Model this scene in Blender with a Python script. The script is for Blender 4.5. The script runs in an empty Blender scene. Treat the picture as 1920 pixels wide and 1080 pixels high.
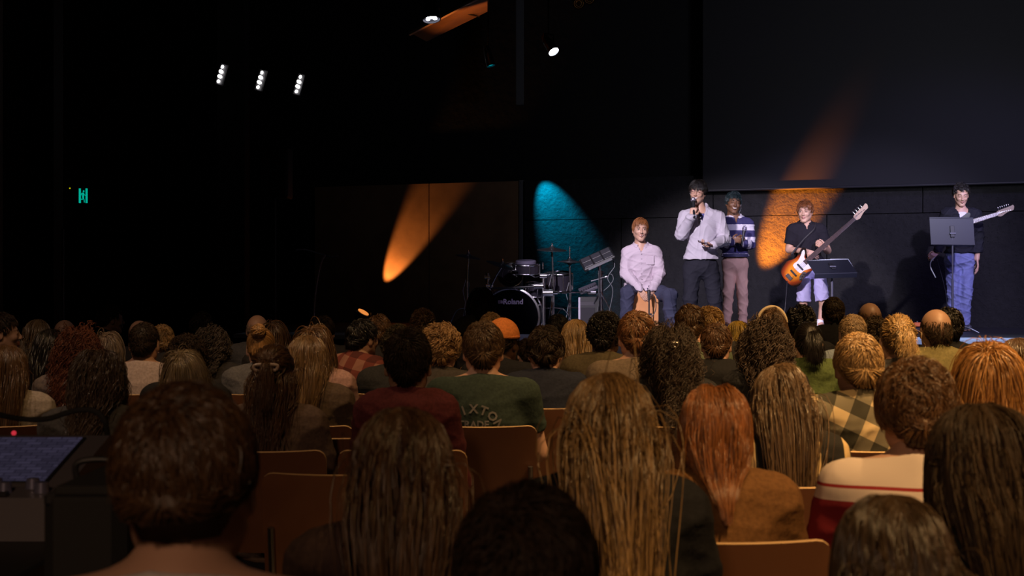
import bpy, math, random
import numpy as np
from mathutils import Vector, Matrix

# ------------------------------------------------------------------ camera, world, exposure
F = 2667.0                                   # focal length in pixels (50 mm on a 36 mm sensor)
EYE = 1.40
STAGE = 0.87
sc = bpy.context.scene
col = sc.collection
cam_d = bpy.data.cameras.new('camera'); cam = bpy.data.objects.new('camera', cam_d); col.objects.link(cam)
cam.location = (0, 0, EYE); cam.rotation_euler = (math.pi/2, 0, 0)
cam_d.sensor_width = 36.0; cam_d.lens = 36.0*F/1920.0
cam_d.clip_start = 0.05; cam_d.clip_end = 100
cam_d.dof.use_dof = True; cam_d.dof.focus_distance = 15.0; cam_d.dof.aperture_fstop = 8.0
sc.camera = cam
sc.view_settings.view_transform = 'Standard'; sc.view_settings.look = 'None'
sc.view_settings.gamma = 1.0; sc.view_settings.use_curve_mapping = False
sc.view_settings.exposure = 0.0
world = bpy.data.worlds.new('world'); sc.world = world; world.use_nodes = True
world.node_tree.nodes['Background'].inputs[0].default_value = (1.0, 0.55, 0.35, 1)
world.node_tree.nodes['Background'].inputs[1].default_value = 0.010

def W(px, py, d):
    return Vector(((px-960)/F*d, d, EYE-(py-540)/F*d))

def light(kind, name, loc, aim, color, energy, size=0.1, angle=30, blend=0.3, sy=None):
    l = bpy.data.lights.new(name, kind); o = bpy.data.objects.new(name, l); col.objects.link(o)
    o.location = loc
    o.rotation_euler = (Vector(aim)-Vector(loc)).to_track_quat('-Z', 'Y').to_euler()
    l.color = color; l.energy = energy
    if kind == 'SPOT':
        l.spot_size = math.radians(angle); l.spot_blend = blend; l.shadow_soft_size = size
    if kind == 'AREA':
        l.size = size
        if sy: l.shape = 'RECTANGLE'; l.size_y = sy
    return o

def WALL(px, py, out=0.0):
    """a point on the back wall (which runs at a slant), `out` metres in front of it"""
    k = (px-960)/F; d = 21.62/(1+.4*k); return W(px, py, d)+Vector((-.4, -1, 0)).normalized()*out

# front wash on the performers, from the bars over the hall
light('SPOT', 'stage_wash_warm', (-1.6, 7.0, 5.2), (1.75, 16.2, 1.9), (0.97, 0.85, 1.0), 5000, 0.10, 20, 0.35)
light('SPOT', 'stage_wash_cool', (5.2, 7.0, 5.6), (4.6, 17.4, 1.5), (0.68, 0.61, 1.0), 3500, 0.12, 25, 0.5)
light('SPOT', 'stage_wash_drums', (2.6, 9.0, 5.6), (0.2, 16.6, 1.3), (0.78, 0.66, 1.0), 220, 0.12, 20, 0.8)
light('SPOT', 'wall_wash_violet', (7.0, 14.5, 4.9), (5.2, 20.0, 1.0), (0.42, 0.34, 1.0), 330, 0.3, 62, 0.9)
light('SPOT', 'apron_wash', (5.3, 12.4, 4.5), (5.1, 14.6, .87), (0.62, 0.75, 1.0), 900, 0.2, 40, 0.9)
# added fill without a fixture, for the dim blue on the projection screen
light('SPOT', 'screen_fill', (5.0, 15.0, 3.0), (5.0, 19.6, 4.4), (0.80, 0.80, 0.92), 230, 0.4, 125, 1.0)
# coloured beams grazing the back wall
light('SPOT', 'orange_beam_panel', WALL(703, 566, .27), WALL(765, 455, 0), (1.0, 0.36, 0.08), 330, 0.02, 32, 0.65)
light('SPOT', 'orange_beam_concrete', WALL(1376, 600, .52), WALL(1482, 406, 0), (1.0, 0.25, 0.012), 7000, 0.02, 27, 0.8)
light('SPOT', 'cyan_beam', WALL(1003, 305, .36), WALL(1043, 402, 0), (0.0, 0.38, 0.62), 900, 0.02, 47, 0.8)
light('SPOT', 'soffit_beam', W(930, 250, 15.4), W(872, 16, 16.6), (1.0, 0.30, 0.06), 140, 0.03, 34, 0.7)
# warm house lamps over the seats, and one added low fill behind them
HL = (1.0, 0.58, 0.23)
light('SPOT', 'house_lamp_or_fill', (3.3, 3.8, 6.6), (2.5, 6.2, 1.0), HL, 2500, 0.08, 52, 1.0)
light('SPOT', 'house_lamp_or_fill', (1.9, 0.6, 5.6), (1.3, 2.9, 1.0), HL, 1150, 0.08, 42, 1.0)
light('SPOT', 'house_lamp_or_fill', (2.5, 4.7, 6.5), (2.2, 4.9, 1.0), HL, 2100, 0.08, 54, 1.0)
light('SPOT', 'house_lamp_or_fill', (4.0, 7.6, 6.4), (2.9, 9.0, 1.0), HL, 900, 0.12, 62, 1.0)
light('SPOT', 'house_lamp_or_fill', (-0.1, 4.6, 6.6), (-0.3, 7.2, 1.0), HL, 620, 0.12, 56, 1.0)
light('SPOT', 'house_lamp_or_fill', (-3.0, 4.2, 6.4), (-2.3, 6.9, 1.0), (1.0, 0.66, 0.46), 330, 0.12, 66, 1.0)
light('SPOT', 'house_lamp_or_fill', (-0.9, -1.7, 3.5), (-0.4, 2.3, 1.0), (1.0, 0.60, 0.36), 170, 0.3, 58, 1.0)  # added fill for the near left heads, no house lamp hangs there

# ------------------------------------------------------------------ materials
def mat(name, color, rough=0.6, metal=0.0, emit=None, es=0.0, spec=0.5, noise=None, bump=None, trans=0.0):
    """noise=(scale, colour2, detail) mixes a second pigment; bump=(scale, strength)."""
    m = bpy.data.materials.new(name); m.use_nodes = True
    nt = m.node_tree; b = nt.nodes['Principled BSDF']
    b.inputs['Base Color'].default_value = (*color, 1)
    b.inputs['Roughness'].default_value = rough; b.inputs['Metallic'].default_value = metal
    b.inputs['Specular IOR Level'].default_value = spec
    if emit: b.inputs['Emission Color'].default_value = (*emit, 1); b.inputs['Emission Strength'].default_value = es
    if noise or bump:
        tc = nt.nodes.new('ShaderNodeTexCoord')
    if noise:
        n = nt.nodes.new('ShaderNodeTexNoise'); n.inputs['Scale'].default_value = noise[0]; n.inputs['Detail'].default_value = noise[2]
        nt.links.new(tc.outputs['Object'], n.inputs['Vector'])
        mx = nt.nodes.new('ShaderNodeMix'); mx.data_type = 'RGBA'
        mx.inputs['A'].default_value = (*color, 1); mx.inputs['B'].default_value = (*noise[1], 1)
        cr = nt.nodes.new('ShaderNodeMapRange'); cr.inputs[1].default_value = 0.4; cr.inputs[2].default_value = 0.62
        nt.links.new(n.outputs[0], cr.inputs[0]); nt.links.new(cr.outputs[0], mx.inputs[0])
        nt.links.new(mx.outputs['Result'], b.inputs['Base Color'])
    if bump:
        n2 = nt.nodes.new('ShaderNodeTexNoise'); n2.inputs['Scale'].default_value = bump[0]; n2.inputs['Detail'].default_value = 6
        nt.links.new(tc.outputs['Object'], n2.inputs['Vector'])
        bp = nt.nodes.new('ShaderNodeBump'); bp.inputs['Strength'].default_value = bump[1]
        bp.inputs['Distance'].default_value = bump[2] if len(bump) > 2 else 0.01
        nt.links.new(n2.outputs[0], bp.inputs['Height']); nt.links.new(bp.outputs[0], b.inputs['Normal'])
    return m

_cache = {}
def cloth(c, c2=None):
    k = ('cloth', c, c2)
    if k not in _cache: _cache[k] = mat('fabric', c, 0.9, noise=(90, c2 or tuple(x*0.8 for x in c), 2), bump=(14, 0.5, 0.02), spec=0.2)
    return _cache[k]
def plain(name, c, r=0.6, metal=0.0, **kw):
    k = (name, c, r, metal)
    if k not in _cache: _cache[k] = mat(name, c, r, metal, **kw)
    return _cache[k]

def plaid(a, b, c, size=0.085, ang=0.0):
    """woven tartan: two sets of bands crossed in object space."""
    k = ('plaid', a, b, c, size, ang)
    if k in _cache: return _cache[k]
    m = bpy.data.materials.new('plaid_fabric'); m.use_nodes = True; nt = m.node_tree; bs = nt.nodes['Principled BSDF']
    bs.inputs['Roughness'].default_value = 0.9; bs.inputs['Specular IOR Level'].default_value = 0.2
    tc = nt.nodes.new('ShaderNodeTexCoord'); mp = nt.nodes.new('ShaderNodeMapping'); mp.inputs['Rotation'].default_value = (0, ang, 0)
    nt.links.new(tc.outputs['Object'], mp.inputs['Vector'])
    sx = nt.nodes.new('ShaderNodeSeparateXYZ'); nt.links.new(mp.outputs[0], sx.inputs[0])
    outs = []
    for ax in (0, 2):
        mu = nt.nodes.new('ShaderNodeMath'); mu.operation = 'DIVIDE'; mu.inputs[1].default_value = size; nt.links.new(sx.outputs[ax], mu.inputs[0])
        fr = nt.nodes.new('ShaderNodeMath'); fr.operation = 'FRACT'; nt.links.new(mu.outputs[0], fr.inputs[0])
        gt = nt.nodes.new('ShaderNodeMath'); gt.operation = 'GREATER_THAN'; gt.inputs[1].default_value = 0.5; nt.links.new(fr.outputs[0], gt.inputs[0])
        outs.append(gt)
    ad = nt.nodes.new('ShaderNodeMath'); ad.operation = 'ADD'; nt.links.new(outs[0].outputs[0], ad.inputs[0]); nt.links.new(outs[1].outputs[0], ad.inputs[1])
    dv = nt.nodes.new('ShaderNodeMath'); dv.operation = 'DIVIDE'; dv.inputs[1].default_value = 2.0; nt.links.new(ad.outputs[0], dv.inputs[0])
    cr = nt.nodes.new('ShaderNodeValToRGB'); cr.color_ramp.interpolation = 'CONSTANT'
    e = cr.color_ramp.elements; e[0].position = 0; e[0].color = (*a, 1); e[1].position = 0.75; e[1].color = (*c, 1)
    x = e.new(0.25); x.color = (*b, 1)
    nt.links.new(dv.outputs[0], cr.inputs[0]); nt.links.new(cr.outputs[0], bs.inputs['Base Color'])
    _cache[k] = m; return m

def stripes(a, b, size=0.05, duty=0.4, axis=2):
    k = ('str', a, b, size, duty, axis)
    if k in _cache: return _cache[k]
    m = bpy.data.materials.new('striped_fabric'); m.use_nodes = True; nt = m.node_tree; bs = nt.nodes['Principled BSDF']
    bs.inputs['Roughness'].default_value = 0.9; bs.inputs['Specular IOR Level'].default_value = 0.2
    tc = nt.nodes.new('ShaderNodeTexCoord'); sx = nt.nodes.new('ShaderNodeSeparateXYZ'); nt.links.new(tc.outputs['Object'], sx.inputs[0])
    mu = nt.nodes.new('ShaderNodeMath'); mu.operation = 'DIVIDE'; mu.inputs[1].default_value = size; nt.links.new(sx.outputs[axis], mu.inputs[0])
    fr = nt.nodes.new('ShaderNodeMath'); fr.operation = 'FRACT'; nt.links.new(mu.outputs[0], fr.inputs[0])
    gt = nt.nodes.new('ShaderNodeMath'); gt.operation = 'LESS_THAN'; gt.inputs[1].default_value = duty; nt.links.new(fr.outputs[0], gt.inputs[0])
    mx = nt.nodes.new('ShaderNodeMix'); mx.data_type = 'RGBA'; mx.inputs['A'].default_value = (*a, 1); mx.inputs['B'].default_value = (*b, 1)
    nt.links.new(gt.outputs[0], mx.inputs[0]); nt.links.new(mx.outputs['Result'], bs.inputs['Base Color'])
    _cache[k] = m; return m

def hair_mat(root, tip, rough=0.27):
    k = ('hair', root, tip)
    if k in _cache: return _cache[k]
    m = bpy.data.materials.new('hair_fibre'); m.use_nodes = True; nt = m.node_tree; b = nt.nodes['Principled BSDF']
    b.inputs['Roughness'].default_value = rough; b.inputs['Specular IOR Level'].default_value = 0.6 if rough < .4 else 0.25
    at = nt.nodes.new('ShaderNodeAttribute'); at.attribute_name = 'along'
    ar = nt.nodes.new('ShaderNodeAttribute'); ar.attribute_name = 'strand'
    mx = nt.nodes.new('ShaderNodeMix'); mx.data_type = 'RGBA'; mx.inputs['A'].default_value = (*root, 1); mx.inputs['B'].default_value = (*tip, 1)
    nt.links.new(at.outputs['Fac'], mx.inputs[0])
    mr = nt.nodes.new('ShaderNodeMapRange'); mr.inputs[3].default_value = 0.45; mr.inputs[4].default_value = 1.6
    nt.links.new(ar.outputs['Fac'], mr.inputs[0])
    sc2 = nt.nodes.new('ShaderNodeVectorMath'); sc2.operation = 'SCALE'
    nt.links.new(mx.outputs['Result'], sc2.inputs[0]); nt.links.new(mr.outputs[0], sc2.inputs['Scale'])
    nt.links.new(sc2.outputs[0], b.inputs['Base Color'])
    _cache[k] = m; return m

WOOD = mat('chair_veneer', (0.17, 0.072, 0.034), 0.42, noise=(6, (0.14, 0.058, 0.027), 4))
WOODEDGE = mat('ply_edge', (0.55, 0.36, 0.18), 0.5)
CHROME = mat('chrome', (0.75, 0.74, 0.78), 0.22, 1.0)
STEEL = mat('steel_tube', (0.35, 0.34, 0.34), 0.35, 1.0)
BLACK = mat('black_plastic', (0.015, 0.015, 0.017), 0.5)
BLACKM = mat('black_metal', (0.03, 0.03, 0.035), 0.38, 0.3)
RUBBER = mat('rubber', (0.01, 0.01, 0.01), 0.8)
WHITE = mat('white_paint', (0.75, 0.73, 0.75), 0.5)
CYMB = mat('cymbal_rubber', (0.02, 0.022, 0.025), 0.35)
MESHHEAD = mat('mesh_head', (0.20, 0.19, 0.24), 0.7)

# ------------------------------------------------------------------ object helpers
def link(o, parent=None):
    col.objects.link(o)
    if parent is not None: o.parent = parent
    return o
def tag(o, label=None, cat=None, group=None, kind=None):
    if label: o['label'] = label
    if cat: o['category'] = cat
    if group: o['group'] = group
    if kind: o['kind'] = kind
    return o
def empty(name, loc, rz=0.0, label=None, cat=None, group=None, scale=1.0):
    o = bpy.data.objects.new(name, None); col.objects.link(o); o.location = loc; o.rotation_euler = (0, 0, rz)
    o.scale = (scale,)*3; o.empty_display_size = 0.1
    return tag(o, label, cat, group)
def mesh_obj(name, v, f, mats, parent=None, mi=None, smooth=True, attrs=None):
    """v (N,3), f (M,4) or (M,3) numpy arrays"""
    me = bpy.data.meshes.new(name)
    v = np.asarray(v, dtype=np.float32); f = np.asarray(f, dtype=np.int32)
    k = f.shape[1]
    me.vertices.add(len(v)); me.vertices.foreach_set('co', v.ravel())
    me.loops.add(f.size); me.loops.foreach_set('vertex_index', f.ravel())
    me.polygons.add(len(f)); me.polygons.foreach_set('loop_start', np.arange(0, f.size, k, dtype=np.int32))
    me.polygons.foreach_set('loop_total', np.full(len(f), k, dtype=np.int32))
    if smooth: me.polygons.foreach_set('use_smooth', np.ones(len(f), dtype=bool))
    for m in (mats if isinstance(mats, (list, tuple)) else [mats]): me.materials.append(m)
    if mi is not None: me.polygons.foreach_set('material_index', np.asarray(mi, dtype=np.int32))
    for n, a in (attrs or {}).items():
        at = me.attributes.new(n, 'FLOAT', 'POINT'); at.data.foreach_set('value', np.asarray(a, dtype=np.float32))
    me.update(calc_edges=True)
    return link(bpy.data.objects.new(name, me), parent)

class MB:
    def __init__(s): s.v = []; s.f = []; s.mi = []; s.m = 0
    def add(s, vs, fs):
        o = len(s.v); s.v += [tuple(v) for v in vs]; s.f += [tuple(i+o for i in f) for f in fs]; s.mi += [s.m]*len(fs)
        return s
    def box(s, c, d, R=None, bev=0.0):
        x, y, z = d[0]/2, d[1]/2, d[2]/2
        if bev:
            b = bev; vs = []; idx = {}
            for sx in (-1, 1):
                for sy in (-1, 1):
                    for sz in (-1, 1):
                        for a in range(3):
                            p = [sx*(x-b), sy*(y-b), sz*(z-b)]; p[a] += (sx, sy, sz)[a]*b
                            idx[(sx, sy, sz, a)] = len(vs); vs.append(p)
            fs = []
            for a in range(3):
                o1, o2 = [(1, 2), (2, 0), (0, 1)][a]
                for sg in (-1, 1):
                    q = []
                    for (u, w) in ((-1, -1), (1, -1), (1, 1), (-1, 1)):
                        k = [0, 0, 0]; k[a] = sg; k[o1] = u; k[o2] = w; q.append(idx[(*k, a)])
                    fs.append(q if sg > 0 else q[::-1])
            for a in range(3):
                o1, o2 = [(1, 2), (2, 0), (0, 1)][a]
                for u in (-1, 1):
                    for w in (-1, 1):
                        k0 = [0, 0, 0]; k1 = [0, 0, 0]; k0[a] = -1; k1[a] = 1
                        for k in (k0, k1): k[o1] = u; k[o2] = w
                        q = [idx[(*k0, o1)], idx[(*k1, o1)], idx[(*k1, o2)], idx[(*k0, o2)]]
                        fs.append(q if u*w > 0 else q[::-1])
            for sx in (-1, 1):
                for sy in (-1, 1):
                    for sz in (-1, 1):
                        q = [idx[(sx, sy, sz, a)] for a in range(3)]; fs.append(q if sx*sy*sz > 0 else q[::-1])
        else:
            vs = [(i, j, k) for k in (-z, z) for j in (-y, y) for i in (-x, x)]
            fs = [(0, 2, 3, 1), (4, 5, 7, 6), (0, 1, 5, 4), (2, 6, 7, 3), (0, 4, 6, 2), (1, 3, 7, 5)]
        c = Vector(c); M = R if R is not None else Matrix.Identity(3)
        return s.add([M @ Vector(v) + c for v in vs], fs)
    def tube(s, pts, r, n=8, r2=None, caps=True):
        pts = [Vector(p) for p in pts]; m = len(pts); rs = [r + ((r2 if r2 is not None else r)-r)*i/(m-1) for i in range(m)] if not isinstance(r, list) else r
        vs = []; up = None
        for i, p in enumerate(pts):
            t = (pts[min(i+1, m-1)] - pts[max(i-1, 0)]).normalized()
            if up is None: up = t.orthogonal().normalized()
            up = (up - t*up.dot(t)).normalized(); w = t.cross(up)
            for k in range(n):
                a = 2*math.pi*k/n; vs.append(p + (up*math.cos(a)+w*math.sin(a))*rs[i])
        fs = [(i*n+k, i*n+(k+1) % n, (i+1)*n+(k+1) % n, (i+1)*n+k) for i in range(m-1) for k in range(n)]
        if caps: fs += [tuple(range(n-1, -1, -1)), tuple(range((m-1)*n, m*n))]
        return s.add(vs, fs)
    def lathe(s, c, axis, prof, n=24, caps=True):
        """prof: list of (radius, height along axis)"""
        ax = Vector(axis).normalized(); u = ax.orthogonal().normalized(); w = ax.cross(u); c = Vector(c); vs = []
        for (r, h) in prof:
            for k in range(n):
                a = 2*math.pi*k/n; vs.append(c + ax*h + (u*math.cos(a)+w*math.sin(a))*max(r, 1e-5))
        m = len(prof)
        fs = [(i*n+k, i*n+(k+1) % n, (i+1)*n+(k+1) % n, (i+1)*n+k) for i in range(m-1) for k in range(n)]
        if caps: fs += [tuple(range(n-1, -1, -1)), tuple(range((m-1)*n, m*n))]
        return s.add(vs, fs)
    def prism(s, poly, thick, M):
        """poly in the local xy plane, extruded +-thick/2 along z, placed by the 4x4 M"""
        n = len(poly); vs = [M @ Vector((x, y, z)) for z in (-thick/2, thick/2) for (x, y) in poly]
        fs = [tuple(range(n-1, -1, -1)), tuple(range(n, 2*n))] + [(i, (i+1) % n, n+(i+1) % n, n+i) for i in range(n)]
        return s.add(vs, fs)
    def ring(s, c, axis, R, r, n=40, k=8):
        ax = Vector(axis).normalized(); u = ax.orthogonal().normalized(); w = ax.cross(u); c = Vector(c); vs = []
        for i in range(n):
            a = 2*math.pi*i/n; d = u*math.cos(a)+w*math.sin(a)
            for j in range(k):
                b = 2*math.pi*j/k; vs.append(c + d*(R+r*math.cos(b)) + ax*r*math.sin(b))
        fs = [(i*k+j, ((i+1) % n)*k+j, ((i+1) % n)*k+(j+1) % k, i*k+(j+1) % k) for i in range(n) for j in range(k)]
        return s.add(vs, fs)
    def ell(s, c, r, R=None, n=16, m=10):
        vs = []; c = Vector(c); M = R if R is not None else Matrix.Identity(3)
        for i in range(m+1):
            t = math.pi*i/m
            for k in range(n):
                a = 2*math.pi*k/n; st = max(math.sin(t), 1e-4)
                vs.append(M @ Vector((r[0]*st*math.cos(a), r[1]*st*math.sin(a), r[2]*math.cos(t))) + c)
        fs = [((i+1)*n+k, (i+1)*n+(k+1) % n, i*n+(k+1) % n, i*n+k) for i in range(m) for k in range(n)]
        return s.add(vs, fs)
    def build(s, name, mats, parent=None, smooth=True, angle=35, origin=None):
        me = bpy.data.meshes.new(name)
        vv = s.v
        if origin is not None: vv = [(v[0]-origin[0], v[1]-origin[1], v[2]-origin[2]) for v in s.v]
        me.from_pydata(vv, [], s.f)
        for m in (mats if isinstance(mats, (list, tuple)) else [mats]): me.materials.append(m)
        me.polygons.foreach_set('material_index', s.mi)
        if smooth:
            me.polygons.foreach_set('use_smooth', [True]*len(s.f))
            try: me.set_sharp_from_angle(angle=math.radians(angle))
            except Exception: pass
        me.update()
        o = link(bpy.data.objects.new(name, me), parent)
        if origin is not None: o.location = origin
        return o

def arc(p0, p1, sag, n=12, up=(0, 0, -1)):
    p0 = Vector(p0); p1 = Vector(p1); u = Vector(up)
    return [p0.lerp(p1, i/n) + u*sag*4*(i/n)*(1-i/n) for i in range(n+1)]
def spline(pts, n=6):
    P = [Vector(p) for p in pts]; P = [P[0]*2-P[1]] + P + [P[-1]*2-P[-2]]; out = []
    for i in range(1, len(P)-2):
        for k in range(n):
            t = k/n; a, b, c, d = P[i-1], P[i], P[i+1], P[i+2]
            out.append(0.5*((2*b)+(c-a)*t+(2*a-5*b+4*c-d)*t*t+(3*b-a-3*c+d)*t**3))
    return out + [P[-2]]
def basis(x, y, z, o):
    M = Matrix.Identity(4)
    for i, v in enumerate((x, y, z, o)):
        for j in range(3): M[j][i] = v[j]
    return M

def text_mesh(s, size, extrude=0.0, res=2, font_shear=0.0, bold=0.0):
    cu = bpy.data.curves.new('tmp', 'FONT'); cu.body = s; cu.size = size; cu.extrude = extrude; cu.resolution_u = res
    cu.align_x = 'CENTER'; cu.align_y = 'CENTER'; cu.offset = bold; cu.shear = font_shear
    o = bpy.data.objects.new('tmp', cu); col.objects.link(o)
    dg = bpy.context.evaluated_depsgraph_get(); me = bpy.data.meshes.new_from_object(o.evaluated_get(dg))
    V = [tuple(v.co) for v in me.vertices]; Fc = [tuple(p.vertices) for p in me.polygons]
    bpy.data.objects.remove(o); bpy.data.curves.remove(cu); bpy.data.meshes.remove(me)
    return V, Fc

# ------------------------------------------------------------------ implicit surfaces (figures)
A = np.array
def cone(a, b, ra, rb, k=0.02, flat=False): return ('c', A(a, float), A(b, float), ra, rb, k, flat)
def ell(c, r, k=0.03, R=None, sub=False): return ('e', A(c, float), A(r, float), None if R is None else A(R, float), k, sub)
def inflate(p, d):
    if p[0] == 'c': return ('c', p[1], p[2], p[3]+d, p[4]+d, p[5], p[6])
    return ('e', p[1], p[2]+d, p[3], p[4], p[5])

def snet(prims, vox, cuts=()):
    lo = np.full(3, 1e9); hi = -lo
    for p in prims:
        if p[0] == 'c': m = max(p[3], p[4]); l = np.minimum(p[1], p[2])-m; h = np.maximum(p[1], p[2])+m
        else: m = p[2].max() if p[3] is not None else p[2]; l = p[1]-m; h = p[1]+m
        if not (p[0] == 'e' and p[5]): lo = np.minimum(lo, l); hi = np.maximum(hi, h)
    lo -= vox*2.5; hi += vox*2.5
    n = np.ceil((hi-lo)/vox).astype(int)+1
    G = np.full(n, 1.0, dtype=np.float32)
    ax = [lo[i]+vox*np.arange(n[i]) for i in range(3)]
    for p in prims:
        k = p[5] if p[0] == 'c' else p[4]
        if p[0] == 'c': m = max(p[3], p[4])+k+2*vox; l = np.minimum(p[1], p[2])-m; h = np.maximum(p[1], p[2])+m
        else: m = (p[2].max() if p[3] is not None else p[2])+k+2*vox; l = p[1]-m; h = p[1]+m
        i0 = np.clip(np.floor((l-lo)/vox).astype(int), 0, n-1); i1 = np.clip(np.ceil((h-lo)/vox).astype(int)+1, 1, n)
        if (i1 <= i0).any(): continue
        sl = tuple(slice(a, b) for a, b in zip(i0, i1))
        X, Y, Z = np.meshgrid(*[ax[i][i0[i]:i1[i]] for i in range(3)], indexing='ij')
        if p[0] == 'c':
            a, b = p[1], p[2]; d = b-a; L2 = (d*d).sum()+1e-12
            t0 = ((X-a[0])*d[0]+(Y-a[1])*d[1]+(Z-a[2])*d[2])/L2; t = np.clip(t0, 0, 1)
            D = np.sqrt((X-a[0]-t*d[0])**2+(Y-a[1]-t*d[1])**2+(Z-a[2]-t*d[2])**2)-(p[3]+(p[4]-p[3])*t)
            if p[6]: D = np.maximum(D, (t0-1)*math.sqrt(L2))
        else:
            q = [X-p[1][0], Y-p[1][1], Z-p[1][2]]
            if p[3] is not None: q = [sum(q[j]*p[3][j][i] for j in range(3)) for i in range(3)]
            k0 = np.sqrt(sum((q[i]/p[2][i])**2 for i in range(3))); k1 = np.sqrt(sum((q[i]/p[2][i]**2)**2 for i in range(3)))+1e-9
            D = k0*(k0-1)/k1
        g = G[sl]
        if p[0] == 'e' and p[5]:
            D = -D; h_ = np.clip(k-np.abs(g-D), 0, None)/k; G[sl] = np.maximum(g, D)+h_*h_*k*0.25
        else:
            h_ = np.clip(k-np.abs(g-D), 0, None)/k; G[sl] = np.minimum(g, D)-h_*h_*k*0.25
    if cuts:
        X, Y, Z = np.meshgrid(*ax, indexing='ij')
        for c in cuts:
            if callable(c): G = np.maximum(G, c(X, Y, Z))
            else: nn, p0 = c; G = np.maximum(G, (X-p0[0])*nn[0]+(Y-p0[1])*nn[1]+(Z-p0[2])*nn[2])
    S = G < 0
    c8 = [(i, j, k) for i in (0, 1) for j in (0, 1) for k in (0, 1)]
    sh = [S[i:S.shape[0]-1+i, j:S.shape[1]-1+j, k:S.shape[2]-1+k] for i, j, k in c8]
    cnt = sum(x.astype(np.int8) for x in sh); act = (cnt > 0) & (cnt < 8)
    I = np.argwhere(act); idx = np.full(act.shape, -1, dtype=np.int64); idx[act] = np.arange(len(I))
    acc = np.zeros((len(I), 3)); num = np.zeros(len(I))
    val = {c: G[I[:, 0]+c[0], I[:, 1]+c[1], I[:, 2]+c[2]] for c in c8}
    for c in c8:
        for a in range(3):
            if c[a] == 0:
                e = list(c); e[a] = 1; e = tuple(e); va, vb = val[c], val[e]; m = (va < 0) != (vb < 0)
                t = np.where(m, va/(va-vb+1e-12), 0)
                P = np.tile(A(c, float), (len(I), 1)); P[:, a] += t
                acc[m] += P[m]; num[m] += 1
    V = lo+vox*(I+acc/num[:, None])
    Fs = []
    for a in range(3):
        b, c = (a+1) % 3, (a+2) % 3
        s0 = [slice(None)]*3; s1 = [slice(None)]*3; s0[a] = slice(0, -1); s1[a] = slice(1, None)
        d = S[tuple(s0)] != S[tuple(s1)]
        E = np.argwhere(d); E = E[(E[:, b] > 0) & (E[:, c] > 0) & (E[:, b] < n[b]-1) & (E[:, c] < n[c]-1)]
        if not len(E): continue
        q = []
        for (db, dc) in ((-1, -1), (0, -1), (0, 0), (-1, 0)):
            T = E.copy(); T[:, b] += db; T[:, c] += dc; q.append(idx[T[:, 0], T[:, 1], T[:, 2]])
        Q = np.stack(q, 1); ins = S[E[:, 0], E[:, 1], E[:, 2]]
        Q[~ins] = Q[~ins][:, ::-1]; Fs.append(Q)
    return V, np.concatenate(Fs)

def vnormals(V, Q):
    N = np.cross(V[Q[:, 2]]-V[Q[:, 0]], V[Q[:, 3]]-V[Q[:, 1]]); out = np.zeros_like(V)
    for i in range(4): np.add.at(out, Q[:, i], N)
    return out/(np.linalg.norm(out, axis=1, keepdims=True)+1e-12)
def wrinkle(V, Q, amp, seed, freq=24.0):
    """fold cloth: a few warped sine ridges along random directions"""
    r = np.random.RandomState(seed); N = vnormals(V, Q); h = np.zeros(len(V))
    for i in range(5):
        d = r.normal(size=3); d /= np.linalg.norm(d); w = r.normal(size=3)*6
        d[2] *= 1.8; h += (1-np.abs(np.sin(V@d*freq*(0.4+.6*r.rand())+1.8*np.sin(V@w*1.4+r.rand()*6)+r.rand()*6)))**3*2-.5
    return V+N*(h*amp/2)[:, None]
def joinm(parts):
    """parts: (V, Q, mi) -> one mesh"""
    o = 0; Vs = []; Qs = []; M = []
    for V, Q, m in parts:
        Vs.append(V); Qs.append(Q+o); o += len(V); M.append(np.broadcast_to(A(m), (len(Q),)))
    return np.concatenate(Vs), np.concatenate(Qs), np.concatenate(M)
def rot(yaw=0, pitch=0, roll=0):
    """yaw turns the face toward +x, pitch > 0 nods down, roll tips the crown toward +x (figure faces -y)"""
    return A(Matrix.Rotation(yaw, 3, 'Z') @ Matrix.Rotation(pitch, 3, 'X') @ Matrix.Rotation(roll, 3, 'Y'))

C0 = A((0, .012, .03)); CR = A((.076, .095, .090))
def head_prims(smile=0.0, jaw=1.0):
    s = smile
    P = [ell(C0, CR, .02), ell((0, -.02, -.03), (.060*jaw, .070, .082), .03),
         cone((.046*jaw, .0, -.05), (.012, -.068, -.098), .024, .020, .02), cone((-.046*jaw, .0, -.05), (-.012, -.068, -.098), .024, .020, .02),
         ell((.037, -.064, -.024-.0*s), (.020+.004*s, .020, .018), .02), ell((-.037, -.064, -.024), (.020+.004*s, .020, .018), .02),
         cone((-.034, -.077, .026), (.034, -.077, .026), .010, .010, .012),
         ell((.030, -.098, .006), (.017, .014, .012), .012, None, True), ell((-.030, -.098, .006), (.017, .014, .012), .012, None, True),
         ell((.030, -.080, .005), (.014, .010, .010), .006), ell((-.030, -.080, .005), (.014, .010, .010), .006),
         cone((0, -.088, .010), (0, -.108, -.026), .008, .011, .009), ell((.011, -.098, -.030), (.008, .010, .007), .006), ell((-.011, -.098, -.030), (.008, .010, .007), .006),
         cone((-.017-.006*s, -.084, -.052+.004*s), (0, -.094, -.050), .005, .0065, .008), cone((.017+.006*s, -.084, -.052+.004*s), (0, -.094, -.050), .005, .0065, .008),
         cone((-.013-.006*s, -.083, -.062+.002*s), (0, -.092, -.066-.003*s), .005, .007, .008), cone((.013+.006*s, -.083, -.062+.002*s), (0, -.092, -.066-.003*s), .005, .007, .008)]
    for x in (-1, 1):
        P += [ell((x*.077, .012, -.006), (.009, .018, .031), .008, rot(yaw=x*.35)), ell((x*.086, .006, -.004), (.005, .009, .018), .004, None, True)]
    return P
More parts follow.
